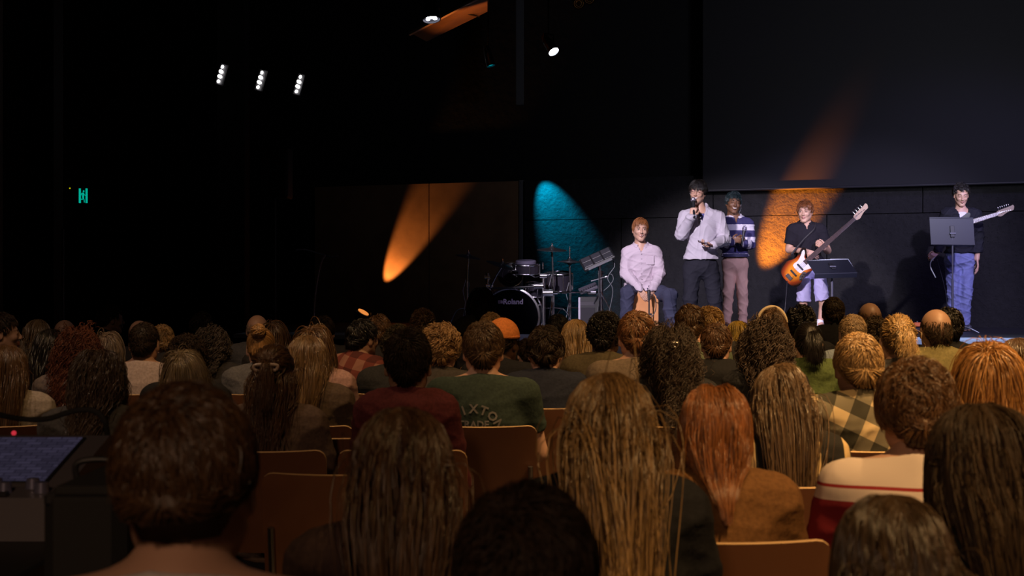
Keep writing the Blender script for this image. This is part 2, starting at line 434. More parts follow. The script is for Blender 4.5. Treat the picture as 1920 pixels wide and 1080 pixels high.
def zmin_scalp(d):
    """hairline height (head frame, relative to C0) by azimuth of the unit directions d"""
    az = np.arctan2(np.abs(d[:, 0]), d[:, 1])          # 0 back .. pi front
    return np.interp(az, [0, .9, 1.35, 1.9, 2.3, 3.15], [-.085, -.082, -.045, -.005, .042, .050])
_heads = {}
def head_mesh(vox, smile=0.0, jaw=1.0):
    k = (vox, smile, jaw)
    if k not in _heads:
        V, Q = snet(head_prims(smile, jaw)+[cone((0, .022, -.05), (0, .035, -.13), .052, .054, .03)], vox)
        Cq = V[Q].mean(1); q = (Cq-C0); d = q/np.linalg.norm(q, axis=1, keepdims=True)
        mi = np.zeros(len(Q), int)
        mi[(q[:, 2] > zmin_scalp(d)) & ~((np.abs(Cq[:, 0]) > .074) & (Cq[:, 2] < .03))] = 1
        lips = (Cq[:, 1] < -.086) & (Cq[:, 2] < -.048) & (Cq[:, 2] > -.071) & (np.abs(Cq[:, 0]) < .022+.004*smile)
        mi[lips] = 2
        _heads[k] = (V, Q, mi)
    return _heads[k]

# ------------------------------------------------------------------ hair
def nrm(v): return v/(np.linalg.norm(v, axis=-1, keepdims=True)+1e-9)
def grow(hc, R, st, seed, colliders):
    """hair paths (n, K, 3): strands leave the scalp, fall under their weight and slide over head, neck and shoulders"""
    r = np.random.RandomState(seed); n, K = st['n'], st['K']; hc = A(hc, float); R = A(R, float); s2 = (R[:, 0]**2).sum()
    d = nrm(r.normal(size=(n*4, 3))); q = d*CR; d = d[q[:, 2] > zmin_scalp(nrm(q))+st.get('hl', 0)][:n]; n = len(d)
    loc = C0+d*(CR+.001); p = hc+loc@R.T
    N = nrm(d/CR); part = st.get('part', 'crown')
    if part == 'crown':
        c = nrm(A((st.get('cx', .25), .55, .75))); f = d-c+.25*np.cross(d, c)
        f[:, 0] += st.get('sweep', 0)*np.clip(d[:, 2], 0, 1)
    elif part == 'middle':
        px = st.get('px', 0.0); f = np.stack([np.sign(d[:, 0]-px)*np.interp(d[:, 1], [-.2, .6], [.9, .25]), .35+0*d[:, 0], -.1+0*d[:, 0]], 1)
    elif part == 'fwd': f = np.stack([d[:, 0]*.6+st.get('sweep', 0), -.9+0*d[:, 0], d[:, 2]*.1], 1)
    else: f = np.stack([d[:, 0]*.3, .9+0*d[:, 0], .1+0*d[:, 0]], 1)
    f = nrm(f-N*(f*N).sum(1, keepdims=True)+N*st.get('lift', .25)+r.normal(size=(n, 3))*st.get('mess', .12))@R.T
    L = st['L']*(1+st.get('lv', .15)*r.uniform(-1, 1, n))
    if 'Lfade' in st:   # nape and sides shorter than the top
        L = L*np.interp(d[:, 2], [-.75, .35], [st['Lfade'], 1])
    seg = (L/(K-1))[:, None]; off = r.uniform(*st.get('off', (.04, .16)), n); off *= np.interp(d[:, 2], [-.9, .2], [.5, 1])
    P = np.zeros((n, K, 3)); P[:, 0] = p; g = A((0, 0, -1.0)); wv = r.normal(size=(n, 3))*st.get('wander', .05)
    tie = st.get('tie'); T = None
    if tie is not None:
        T = nrm(A(tie, float)); sel = d[:, 2] > st.get('tiemin', -2)
    k1 = K//2 if tie is not None and st.get('bun') is None else K-1
    lat = r.uniform(0, .03, n)
    for k in range(1, K):
        f = nrm(f*A((st.get('side', 1), 1, 1))*st.get('stiff', .7)+g*st.get('grav', .35)+wv)
        new = p+f*seg
        if T is not None:
            if k <= k1:
                a = min(1, k/k1); an = np.arccos(np.clip(d@T, -.999, .999))[:, None]
                dd = (np.sin((1-a)*an)*d+np.sin(a*an)*T)/np.sin(an); tl = C0+dd*CR*(1+off[:, None]*min(1, k/3)*(1-.3*a))
                tp = hc+tl@R.T; new = np.where(sel[:, None], tp, new)
            elif k == k1+1:
                f = np.where(sel[:, None], nrm((T+A((0, .2, -.2)))@R.T+r.normal(size=(n, 3))*.25), f); new = np.where(sel[:, None], p+f*seg, new)
        if 'gather' in st: new[:, 0] *= np.where((new[:, 2] < hc[2]-.03) & (new[:, 2] > hc[2]-.26), 1-st['gather'], 1)
        o = (1+off*min(1., k/3.))[:, None]
        if 'cap' in st:
            ql = ((new-hc)@R/s2-C0)/CR; m = np.linalg.norm(ql, axis=1, keepdims=True); cp = 1+(off*.75+st['cap'])[:, None]*min(1., (k+1)/3.)
            new = np.where(m > cp, hc+(C0+ql*cp/m*CR)@R.T, new)
        for cc, rr in ((C0, CR), (A((0, -.015, -.035)), A((.066, .075, .09)))):
            ql = ((new-hc)@R/s2-cc)/rr; m = np.linalg.norm(ql, axis=1, keepdims=True)
            ql = np.where(m < o, ql*o/np.maximum(m, .05), ql); new = hc+(cc+ql*rr)@R.T
        for cc, rr in colliders:
            ql = (new-cc)/(rr+lat[:, None]); m = np.linalg.norm(ql, axis=1, keepdims=True)
            q2 = ql.copy(); q2[:, 0] *= .9; yy = np.sqrt(np.clip(1-q2[:, 0]**2-q2[:, 2]**2, .02, 1)); q2[:, 1] = np.where(ql[:, 1] > -.35, yy, -yy)
            new = np.where(m < 1, cc+(ql+(q2-ql)*.85)*(rr+lat[:, None]), new)
        f = nrm(new-p); p = new; P[:, k] = p
    c = st.get('clump', .5)
    if c:
        ng = max(6, int(n/st.get('per', 14))); gi = r.choice(n, ng, replace=False); near = np.zeros(n, int)
        for s in range(0, n, 2000):
            e = min(n, s+2000); near[s:e] = ((loc[s:e, None]-loc[gi][None])**2).sum(2).argmin(1)
        w = (np.linspace(0, 1, K)**.7*c)[None, :, None]; P = P*(1-w)+P[gi][near]*w
    else: near = np.arange(n)
    if st.get('curl'):
        am, wl = st['curl']; ph = r.rand(n)*6.28 if not c else (near*2.4) % 6.28+r.normal(size=n)*.5
        s = np.linspace(0, 1, K)[None]*L[:, None]/wl*2*np.pi*(.8+.4*((near*.618) % 1))[:, None]+ph[:, None]; env = np.minimum(1, np.linspace(0, 1, K)*3)[None]*am
        t = nrm(np.gradient(P, axis=1)); u = nrm(np.cross(t, A((.3, .9, .1)))); w = np.cross(t, u)
        P = P+u*(np.cos(s)*env)[..., None]+w*(np.sin(s)*env)[..., None]
    shade = .55*((near*.7548) % 1)+.45*r.rand(n)
    return P, shade
def strand_mesh(name, P, shade, rad, mt, parent, mixlen=(0, 1)):
    n, K = P.shape[:2]; t = nrm(np.gradient(P, axis=1)); r = np.random.RandomState(1)
    u = nrm(np.cross(t, nrm(r.normal(size=(n, 1, 3))))); w = np.cross(t, u); s = np.linspace(0, 1, K)
    rr = (rad*(1-.7*s**3))[None, :, None]
    V = np.stack([P+(u*math.cos(a)+w*math.sin(a))*rr for a in (0, 2.094, 4.189)], 2).reshape(-1, 3)
    i = np.arange(n)[:, None, None]*K*3+np.arange(K-1)[None, :, None]*3; k = np.arange(3)[None, None, :]; k2 = (k+1) % 3
    Q = np.stack([i+k, i+k2, i+3+k2, i+3+k], -1).reshape(-1, 4)
    al = np.broadcast_to(np.interp(s, mixlen, (0, 1))[None, :, None], (n, K, 3)).ravel()
    sh = np.broadcast_to(shade[:, None, None], (n, K, 3)).ravel()
    return mesh_obj(name, V, Q, mt, parent, attrs={'along': al, 'strand': sh})

STY = {
 'short':  dict(cap=.05, L=.055, Lfade=.35, off=(.05, .2), lift=.45, grav=.10, stiff=.9, mess=.25, K=5, rad=1.2, wander=.10, per=9, clump=.45),
 'crop':   dict(cap=.03, L=.026, Lfade=.45, off=(.03, .10), lift=.7, grav=.05, stiff=.9, mess=.3, K=4, rad=1.0, wander=.1, clump=.2),
 'messy':  dict(cap=.09, L=.085, Lfade=.35, off=(.08, .34), lift=.5, grav=.15, stiff=.85, mess=.4, K=7, rad=1.3, wander=.16, per=16, clump=.7),
 'curlyshort': dict(cap=.10, L=.085, Lfade=.4, off=(.10, .38), lift=.6, grav=.12, stiff=.8, mess=.5, K=12, rad=1.2, curl=(.008, .035), per=14, clump=.75),
 'afro':   dict(cap=.12, L=.07, Lfade=.7, off=(.15, .5), lift=1.2, grav=.0, stiff=1, mess=.5, K=10, rad=1.2, curl=(.006, .02), clump=.3),
 'long':   dict(side=.5, gather=.028, L=.50, off=(.04, .22), lift=.12, grav=.42, stiff=.75, part='middle', K=16, rad=1.2, per=22, clump=.62, wander=.035, mess=.10, lv=.18),
 'mid':    dict(side=.5, gather=.028, L=.34, off=(.04, .22), lift=.12, grav=.42, stiff=.75, part='middle', K=13, rad=1.2, per=20, clump=.6, wander=.04, lv=.14),
 'bob':    dict(L=.24, off=(.05, .26), lift=.15, grav=.40, stiff=.75, part='crown', K=11, rad=1.3, per=20, clump=.5, wander=.04, lv=.10),
 'curly':  dict(side=.5, gather=.028, L=.42, off=(.12, .50), lift=.35, grav=.33, stiff=.75, part='middle', K=26, rad=1.2, curl=(.012, .05), per=16, clump=.8, wander=.10, mess=.3),
 'wavy':   dict(side=.5, gather=.028, L=.40, off=(.08, .34), lift=.25, grav=.38, stiff=.75, part='middle', K=20, rad=1.2, curl=(.008, .09), per=20, clump=.75, wander=.06, mess=.2),
 'pony':   dict(L=.44, off=(.03, .10), grav=.45, stiff=.7, K=16, rad=1.1, tie=(0, .93, .35), per=14, clump=.3, wander=.05),
 'bun':    dict(L=.2, off=(.03, .12), K=8, rad=1.2, tie=(0, .72, .70), bun=1, clump=0.2),
 'halfup': dict(side=.5, gather=.028, L=.46, off=(.05, .22), lift=.2, grav=.42, stiff=.75, part='middle', K=16, rad=1.2, tie=(0, .93, .38), tiemin=.15, per=18, clump=.55, curl=(.005, .12), wander=.05),
 'bald':   dict(cap=.03, L=.016, off=(.01, .03), lift=.3, mess=.3, K=3, rad=.7, clump=0),
}
HC = {  # root, tip pigments
 'black': ((.010, .008, .007), (.012, .009, .008)), 'dark': ((.022, .013, .008), (.028, .017, .010)), 'brown': ((.060, .030, .014), (.085, .045, .020)),
 'mid': ((.11, .058, .026), (.15, .080, .036)), 'ash': ((.13, .088, .050), (.19, .130, .075)), 'blond': ((.26, .15, .065), (.42, .27, .12)),
 'balayage': ((.12, .062, .026), (.48, .30, .13)), 'auburn': ((.16, .050, .016), (.22, .075, .024)), 'ginger': ((.26, .095, .030), (.34, .13, .045)),
 'honey': ((.34, .16, .05), (.40, .20, .07)), 'grey': ((.28, .23, .19), (.36, .30, .25)), 'yellow': ((.55, .36, .06), (.65, .45, .10)), 'teal': ((.008, .010, .012), (.022, .042, .046))}
SKIN = {'light': (.58, .34, .24), 'tan': (.38, .22, .15), 'brown': (.20, .095, .050), 'deep': (.07, .032, .018)}
def skin(k): return plain('skin_'+k, SKIN[k], .48, 0.0)

# ------------------------------------------------------------------ bodies
def hand(wrist, d, n, s, curl=.5, sc_=1.0, spread=1.0, thumb=.5):
    """palm, four unequal bent fingers, side thumb; d points to the fingertips, n out of the palm, s the thumb side (+1: d x n)"""
    w = A(wrist, float); d = nrm(A(d, float)); n = A(n, float); n = nrm(n-d*(n@d)); u = np.cross(d, n)*s; P = []; z = sc_
    for o, l in ((.028, .092), (.0095, .096), (-.0095, .092), (-.028, .084)):
        P.append(cone(w+u*o*.55*z, w+d*l*z+u*o*z*spread, .0125*z, .0105*z, .012))
    for (o, l, le), c in zip(((.028, .092, 1.0), (.0095, .096, 1.12), (-.0095, .092, 1.03), (-.028, .084, .82)), (curl if isinstance(curl, (list, tuple)) else [curl]*4)):
        p = w+d*l*z+u*o*z*spread; a = 0; sp = u*o*2.2*(spread-.6)
        for sl, r0, r1, k in ((.042, .0095, .0088, .85), (.027, .0088, .0080, 1.05), (.021, .0080, .0068, .7)):
            a += c*k; q = p+nrm(d*math.cos(a)+n*math.sin(a)+sp)*sl*le*z; P.append(cone(p, q, r0*z, r1*z, .003)); p = q
    p = w+d*.022*z+u*.022*z
    for sl, r0, r1, a in ((.042, .015, .0115, 0.0), (.032, .0112, .0098, .35*thumb+.2), (.026, .0098, .0080, .6*thumb+.3)):
        dd = nrm(d*(.75+.3*a)+u*(.85-1.1*a)+n*(.35+.7*a)); q = p+dd*sl*z; P.append(cone(p, q, r0*z, r1*z, .004)); p = q
    return P

SEAT = dict(pel=(0, .03, .54), wai=(0, .05, .68), che=(0, .06, .87), nek=(0, .05, 1.035), hed=(0, .0, 1.155),
            shL=(-.168, .05, .985), shR=(.168, .05, .985), elL=(-.225, -.02, .74), elR=(.225, -.02, .74), wrL=(-.12, -.24, .65), wrR=(.12, -.24, .65),
            hiL=(-.09, .0, .53), hiR=(.09, .0, .53), knL=(-.13, -.42, .51), knR=(.13, -.42, .51), anL=(-.13, -.40, .09), anR=(.13, -.40, .09),
            toL=(-.14, -.54, .035), toR=(.14, -.54, .035))
def torso_prims(J, b=1.0):
    g = {k: A(v, float) for k, v in J.items()}
    sm = (g['shL']+g['shR'])/2
    P = [ell(g['pel'], (.165*b, .12, .12), .05), ell(g['wai'], (.145*b, .112, .15), .05), ell(g['che'], (.168*b, .118, .19), .05),
         cone(sm+(g['shL']-sm)*.82, sm+(g['shR']-sm)*.82, .062, .062, .05),
         cone(g['nek']+A((0, 0, -.005)), sm+(g['shL']-sm)*.62+A((0, 0, .006)), .045, .050, .05), cone(g['nek']+A((0, 0, -.005)), sm+(g['shR']-sm)*.62+A((0, 0, .006)), .045, .050, .05)]
    return P
def arm_prims(J, s, flat=1.0, fore=True):
    sh, el, wr = (A(J[k+s], float) for k in ('sh', 'el', 'wr'))
    if flat < 1 or not fore: return [cone(sh, sh+(el-sh)*flat, .056, .052-.006*flat, .03, True)]
    return [cone(sh, el, .056, .043, .03), cone(el, wr, .043, .029, .015)]
def leg_prims(J, s, cut=None, t=1.0):
    hi, kn, an = (A(J[k+s], float) for k in ('hi', 'kn', 'an'))
    if cut is not None: return [cone(hi, hi+(kn-hi)*cut, .088, .07, .05, True)]
    return [cone(hi, kn, .088*t, .060*t, .05), cone(kn, an, .060*t, .042*t, .02)]
def colliders(J, pad=.012):
    g = {k: A(v, float) for k, v in J.items()}; sm = (g['shL']+g['shR'])/2
    return [(g['nek']+A((0, -.01, .05)), A((.062, .062, .09))+pad), (sm, A((.212, .085, .078))+pad), (g['che'], A((.180, .130, .20))+pad),
            (g['wai'], A((.165, .125, .16))+pad)]

_tmpl = {}
def aud_template(kind, broad):
    """shared meshes of a seated listener: skin body, top garment, trousers"""
    key = (kind, broad)
    if key in _tmpl: return _tmpl[key]
    J = dict(SEAT); b = 1.0 if broad else .88
    if not broad:
        for k in ('shL', 'shR', 'elL', 'elR'): x, y, z = J[k]; J[k] = (x*.87, y, z)
    out = {'J': J}
    V, Q = snet(torso_prims(J, b)+arm_prims(J, 'L')+arm_prims(J, 'R')+leg_prims(J, 'L')+leg_prims(J, 'R') +
                [cone(J['nek'], A(J['hed'])+A((0, .025, -.07)), .056, .052, .03)] + [cone(J['an'+s], J['to'+s], .042, .032, .03) for s in 'LR'], .014)
    hs = [snet(hand(J['wr'+s], (x*-.25, -.85, -.25), (0, 0, -1), x, .35), .005) for s, x in (('L', 1), ('R', -1))]
    out['body'] = [(V, Q, 0)]+[(v, q, 0) for v, q in hs]
    T = [inflate(p, .014) for p in torso_prims(J, b)]
    if kind == 'tshirt': T += [inflate(p, .016) for s in 'LR' for p in arm_prims(J, s, .62)]
    else: T += [inflate(p, .014) for s in 'LR' for p in arm_prims(J, s)]
    if kind == 'hoodie':
        T += [ell((0, .135, 1.0), (.115*b, .048, .048), .03), cone((-.06, .07, 1.045), (.06, .07, 1.045), .033, .033, .03),
              cone((-.10, .03, 1.06), (-.06, -.06, 1.0), .028, .028, .03), cone((.10, .03, 1.06), (.06, -.06, 1.0), .028, .028, .03)]
        T = [inflate(p, .006) for p in T]
    neck = A(J['nek'])
    cuts = [lambda X, Y, Z: .0625-np.sqrt((X)**2+(Y-.03)**2+0*Z)-np.where(Z > 1.0, 0, 1)*.2,
            lambda X, Y, Z: (Z-(1.045+.5*(Y-.05)))*.8]
    if kind in ('jacket', 'collar', 'hoodie'): cuts[1] = lambda X, Y, Z: (Z-(1.078+.35*(Y-.05)))*.9
    if kind in ('jacket', 'collar'): T += [cone((0, .045, .99), (0, .035, 1.08), .080, .072, .02)]
    cuts.append(((0, 0, -1), (0, 0, .50)))
    V, Q = snet(T, .0095, cuts); V = wrinkle(V, Q, .0035 if kind != 'tshirt' else .0025, 5 if broad else 9); out['top'] = (V, Q)
    V, Q = snet([inflate(p, .015) for p in torso_prims(J, b)[:1]+leg_prims(J, 'L')+leg_prims(J, 'R')], .014, [((0, 0, -1), (0, 0, .07)), ((0, 0, 1), (0, 0, .66))]); out['legs'] = (wrinkle(V, Q, .004, 3), Q)
    sh = MB()
    out['meshes'] = {}
    _tmpl[key] = out; return out

CHAIR = {}
def make_chair():
    """stacking chair: bent veneer back and seat on a tube frame; faces -y, origin on the floor under the sitter"""
    root = empty('stacking_chair', (0, 0, 0))
    def shell(name, w, prof, thick, cornerr, yfun):
        # prof(t): centreline (y, z) for t 0..1; width curves slightly
        nu, nv = 14, 16; vs = []; fs = []
        for side in (0, 1):
            for j in range(nv+1):
                t = ((1-math.cos(math.pi*j/nv))/2 if j not in () else 0); y, z, ny, nz = prof(t)
                dd = min(t, 1-t)*yfun['len']; inset = cornerr-math.sqrt(max(0, cornerr**2-(cornerr-dd)**2)) if dd < cornerr else 0
                ww = (w+yfun.get('taper', 0)*(1-t))/2-inset
                for i in range(nu+1):
                    x = -ww+2*ww*i/nu; c = yfun['curve']*(1-(x/(w/2))**2); o = (c+(thick if side else 0))
                    vs.append((x, y+ny*o, z+nz*o))
        m = (nv+1)*(nu+1)
        for j in range(nv):
            for i in range(nu):
                a = j*(nu+1)+i; fs.append((a, a+1, a+nu+2, a+nu+1)); fs.append((m+a, m+a+nu+1, m+a+nu+2, m+a+1))
        edge = [j*(nu+1) for j in range(nv, 0, -1)]+[i for i in range(nu)]+[j*(nu+1)+nu for j in range(nv)]+[nv*(nu+1)+i for i in range(nu, 0, -1)]
        b = MB(); b.add(vs, fs); b.m = 1
        o = 0
        ef = [(edge[k], m+edge[k], m+edge[(k+1) % len(edge)], edge[(k+1) % len(edge)]) for k in range(len(edge))]
        b.f += ef; b.mi += [1]*len(ef)
        return b.build(name, [WOOD, WOODEDGE], root, angle=50)
    shell('backrest', .43, lambda t: (.175+.075*t, .52+.345*t, .978, -.21), .011, .035, dict(len=.35, curve=.028, taper=.0))
    shell('seat', .43, lambda t: (.16-.42*t, .445-.012*math.sin(math.pi*t)+.0*t, 0, -1), .012, .05, dict(len=.42, curve=.012, taper=-.02))
    for sx in (-1, 1):
        for sy, nm in ((-1, 'leg'), (1, 'leg')):
            y0 = -.20 if sy < 0 else .14
            MB().tube([(sx*.19, y0, .425), (sx*.215, y0+sy*.05, .012)], .0105, 8).tube([(sx*.215, y0+sy*.05, .012), (sx*.215, y0+sy*.05, 0)], .014, 8).build(nm, STEEL, root)
    f = MB()
    for sx in (-1, 1):
        f.tube(spline([(sx*.19, -.20, .425), (sx*.19, .12, .425), (sx*.19, .19, .47), (sx*.19, .225, .60), (sx*.19, .245, .70)], 4), .010, 8)
    f.tube([(-.19, -.18, .42), (.19, -.18, .42)], .009, 8).tube([(-.19, .12, .42), (.19, .12, .42)], .009, 8)
    f.build('frame', STEEL, root)
    return root
def put_chair(x, y, rz, label, z=0):
    if 'o' not in CHAIR: r = CHAIR['o'] = make_chair()
    else:
        r = CHAIR['o'].copy(); col.objects.link(r)
        for ch in list(CHAIR['o'].children): c = ch.copy(); col.objects.link(c); c.parent = r
    r.location = (x, y, z); r.rotation_euler = (0, 0, rz)
    tag(r, label, 'chair', 'veneer stacking chairs in the audience rows'); return r

TOPNAME = {'tshirt': 'tshirt', 'hoodie': 'hoodie', 'jacket': 'jacket', 'collar': 'shirt', 'sweater': 'sweater'}
def listener(px, ytop, d, style, hc, kind, topm, label, yaw=0, broad=True, sk='light', tilt=0, hw=1.0, nod=0, over=None, chair=True, lean=0, seed=None, hcol=None, pants='dark', z=None, nn=None):
    """one seated person seen from behind; d is the distance of the head from the camera"""
    seed = seed if seed is not None else int(px*7+ytop)
    s = F/d; ztop = EYE-(ytop-540)/s; X = (px-960)/s
    st = dict(STY[style]); st.update(over or {})
    thick = {'bald': 0, 'crop': .008, 'afro': .035, 'curlyshort': .03, 'curly': .035, 'messy': .022, 'bun': .01}.get(style, .014)
    sca = (ztop-thick)/1.275*1.0
    sca = min(max(sca, .80), 1.13)
    root = empty('person', (X, d, 0), math.pi+yaw, label, 'person', scale=sca)
    T = aud_template('jacket' if kind == 'sweater' else kind, broad); J = T['J']; near = d < 4.2
    R = rot(lean, nod, tilt); hcn = A(J['hed'])
    key = (near,)
    HV, HQ, Hm = head_mesh(.004 if near else .006, 0, 1.0 if broad else .93)
    HV = hcn+(HV*A((hw, 1, 1)))@R.T
    V, Q, M = joinm(T['body']+[(HV, HQ, Hm)])
    root_c, tip_c = HC[hc] if hcol is None else hcol
    hm = hair_mat(root_c, tip_c, .48 if 'curl' in style or style == 'afro' or hc in ('black', 'dark') else .29)
    scalp = plain('scalp_'+str(root_c), tuple(.8*x for x in root_c), .6) if style != 'bald' else skin(sk)
    mesh_obj('body', V, Q, [skin(sk), scalp, plain('lip', (.45, .16, .13), .4)], root, M)
    if 'top' not in T['meshes']:
        T['meshes']['top'] = mesh_obj('top', *T['top'], topm, None).data; T['meshes']['legs'] = mesh_obj('legs', *T['legs'], cloth((.02, .022, .03)), None).data
        for nm in ('top', 'legs'):
            for o in list(bpy.data.objects):
                if o.data is T['meshes'][nm]: bpy.data.objects.remove(o)
    o = bpy.data.objects.new(TOPNAME[kind], T['meshes']['top']); link(o, root)
    o.material_slots[0].link = 'OBJECT'; o.material_slots[0].material = topm; top = o
    o = bpy.data.objects.new('trousers', T['meshes']['legs']); link(o, root)
    # hair
    n = nn or (3600 if d < 3.5 else 2400 if d < 6 else 1300 if d < 8 else 800)
    rad = (.00085 if d < 3.5 else .0011 if d < 6 else .0016 if d < 8 else .0021)*st['rad']
    if style in ('short', 'crop', 'bald', 'afro'): n = int(n*1.25)
    st['n'] = n
    if hw != 1.0: st['off'] = tuple(x+(hw-1) for x in st.get('off', (.04, .16)))
    if style == 'bald': st['hl'] = -.5; 
    P, sh = grow(hcn, R, st, seed, colliders(J))
    if style == 'bald':   # a horseshoe of cropped hair below the crown
        q = ((P[:, 0]-hcn)@R-C0)/CR; m = (q[:, 2] < .30) & (q[:, 1] > -.55) & (((P[:, 0]-hcn)@R)[:, 2] > -.055); P, sh = P[m], sh[m]
    if len(P): hair = strand_mesh('hair', P, sh, rad, hm, root)
    else: hair = root
    if st.get('bun'):
        bc = hcn+(C0+nrm(A(st['tie'], float))*CR*1.25)@R.T; r = np.random.RandomState(seed); N = 260; K = 14
        ax = nrm(r.normal(size=(N, 3))); u = nrm(np.cross(ax, r.normal(size=(N, 3)))); w = np.cross(ax, u); a = np.linspace(0, 4.2, K)[None]+r.rand(N, 1)*6
        rr = (.030+.014*r.rand(N, 1))
        B = bc+(u[:, None]*np.cos(a)[..., None]+w[:, None]*np.sin(a)[..., None])*rr[..., None]
        strand_mesh('bun', B, r.rand(N), rad*1.5, hm, hair if hair is not root else root)
    if chair:
        put_chair(X, d-.0, math.pi+yaw, 'veneer chair taken by the '+chair if isinstance(chair, str) else ' '.join(('veneer chair under the '+label.replace('person with ', '').replace('person ', '')).split()[:16]))
    return root, top, hair, J, R, hcn

# ------------------------------------------------------------------ the hall
def wy(x): return 20.5-0.40*(x-2.8)          # depth of the back wall at x
WL = math.hypot(1, .4); wu = Vector((1, -.4, 0)).normalized(); wn = Vector((-.4, -1, 0)).normalized()   # along, toward the hall
def onwall(px, py, out=0.0):
    k = (px-960)/F; d = (20.5+.4*2.8)/(1+.4*k); return W(px, py, d)+wn*out

CONC = bpy.data.materials.new('rough_concrete'); CONC.use_nodes = True
nt = CONC.node_tree; b = nt.nodes['Principled BSDF']; b.inputs['Roughness'].default_value = .9; b.inputs['Specular IOR Level'].default_value = .2
tc = nt.nodes.new('ShaderNodeTexCoord')
n1 = nt.nodes.new('ShaderNodeTexNoise'); n1.inputs['Scale'].default_value = 12; n1.inputs['Detail'].default_value = 8; n1.inputs['Roughness'].default_value = .65
n2 = nt.nodes.new('ShaderNodeTexVoronoi'); n2.inputs['Scale'].default_value = 26
for q in (n1, n2): nt.links.new(tc.outputs['Object'], q.inputs['Vector'])
r1 = nt.nodes.new('ShaderNodeMapRange'); r1.inputs[1].default_value = 0; r1.inputs[2].default_value = .16; nt.links.new(n2.outputs['Distance'], r1.inputs[0])
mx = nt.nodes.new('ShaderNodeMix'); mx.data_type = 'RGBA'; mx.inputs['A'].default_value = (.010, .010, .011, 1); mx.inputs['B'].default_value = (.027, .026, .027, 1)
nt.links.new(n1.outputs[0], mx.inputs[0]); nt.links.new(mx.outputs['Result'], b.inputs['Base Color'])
mh = nt.nodes.new('ShaderNodeMath'); mh.operation = 'MULTIPLY_ADD'; mh.inputs[1].default_value = .5; nt.links.new(r1.outputs[0], mh.inputs[0]); nt.links.new(n1.outputs[0], mh.inputs[2])
bp = nt.nodes.new('ShaderNodeBump'); bp.inputs['Strength'].default_value = .9; bp.inputs['Distance'].default_value = .03
nt.links.new(mh.outputs[0], bp.inputs['Height']); nt.links.new(bp.outputs[0], b.inputs['Normal'])
DARKWALL = mat('black_wall_paint', (.012, .012, .013), .9, bump=(9, .4, .02), spec=.15)
PANEL = mat('wood_wall_panel', (.21, .12, .065), .6, noise=(3, (.16, .09, .05), 6), bump=(60, .15, .004))
FLOOR = mat('hall_floor', (.05, .035, .028), .6, noise=(2, (.035, .025, .02), 4))
DECK = mat('stage_deck', (.02, .02, .023), .55, bump=(30, .2, .004))
NOSE = mat('stage_edge_lit_tint', (.42, .50, .62), .45)  # bluish light on the front floor strip, painted as a pale colour
SCREEN = mat('projection_screen', (.024, .024, .026), .95, spec=.1)

def slab(name, x0, x1, z0, z1, off, thick, m, groove=()):
    """panel standing on the line of the back wall: front face `off` in front of it"""
    mb = MB(); xs = [x0]+list(groove)+[x1]
    for a, c in zip(xs[:-1], xs[1:]):
        g = .006; a2 = a+(g if a != x0 else 0); c2 = c-(g if c != x1 else 0)
        p0 = Vector((a2, wy(a2), 0))+wn*off; p1 = Vector((c2, wy(c2), 0))+wn*off
        vs = [p+Vector((0, 0, z)) for z in (z0, z1) for p in (p0, p1, p1-wn*thick, p0-wn*thick)]
        mb.add(vs, [(0, 1, 5, 4), (1, 2, 6, 5), (2, 3, 7, 6), (3, 0, 4, 7), (4, 5, 6, 7), (3, 2, 1, 0)])
    return tag(mb.build(name, m, smooth=False), kind='structure')
xe = 12.0
f = MB().box((0, 5, -.1), (26, 46, .2)).build('floor', FLOOR, smooth=False); tag(f, kind='structure')
slab('wall_back', -12, xe, 0, 9.2, -.05, .3, DARKWALL)
# concrete band behind the stage, cast in lifts with a joint line
jz = onwall(1100, 411).z
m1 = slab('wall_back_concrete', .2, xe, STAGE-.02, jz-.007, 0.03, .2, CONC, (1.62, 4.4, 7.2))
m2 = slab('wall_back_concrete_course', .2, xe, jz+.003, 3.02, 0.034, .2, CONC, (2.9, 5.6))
slab('wall_back_panel', -3.15, .12, 0, 3.02, .05, .12, PANEL, (-1.27,))
slab('trim_1', .13, .17, 0, 3.03, .06, .12, plain('grey_metal_trim', (.10, .10, .11), .5))
slab('wall_back_recess', -12, -3.19, 0, 3.1, .02, .1, DARKWALL, (-9, -6.2, -4.1))
f = MB().box((-9.3, 6, 4.5), (.3, 34, 9)).build('wall_left', DARKWALL, smooth=False); tag(f, kind='structure')
f = MB().box((12.2, 6, 4.5), (.3, 34, 9)).build('wall_right', DARKWALL, smooth=False); tag(f, kind='structure')
f = MB().box((1.5, 6, 9.1), (22, 46, .2)).build('ceiling', DARKWALL, smooth=False); tag(f, kind='structure')
for i, (px, w, d) in enumerate(((84, .35, 18), (438, .4, 20.6))):
    p = W(px, 540, d); f = MB().box((p.x, d, 4.0), (w, .4, 8), bev=.01).build('wall_left_pier', plain('pier_paint', (.018, .017, .020), .8)); tag(f, kind='structure')
p = W(975, 0, 21.0); f = MB().box((p.x, 21.0, 7.2), (.115, .12, 6.2)).build('trim_2', plain('grey_post_paint', (.05, .052, .058), .7)); tag(f, kind='structure')
p = W(2, 540, 14); f = MB().box((p.x-.05, 14, 2.4), (.10, .10, 4.8)).build('trim_3', plain('brown_post', (.09, .045, .03), .7)); tag(f, kind='structure')
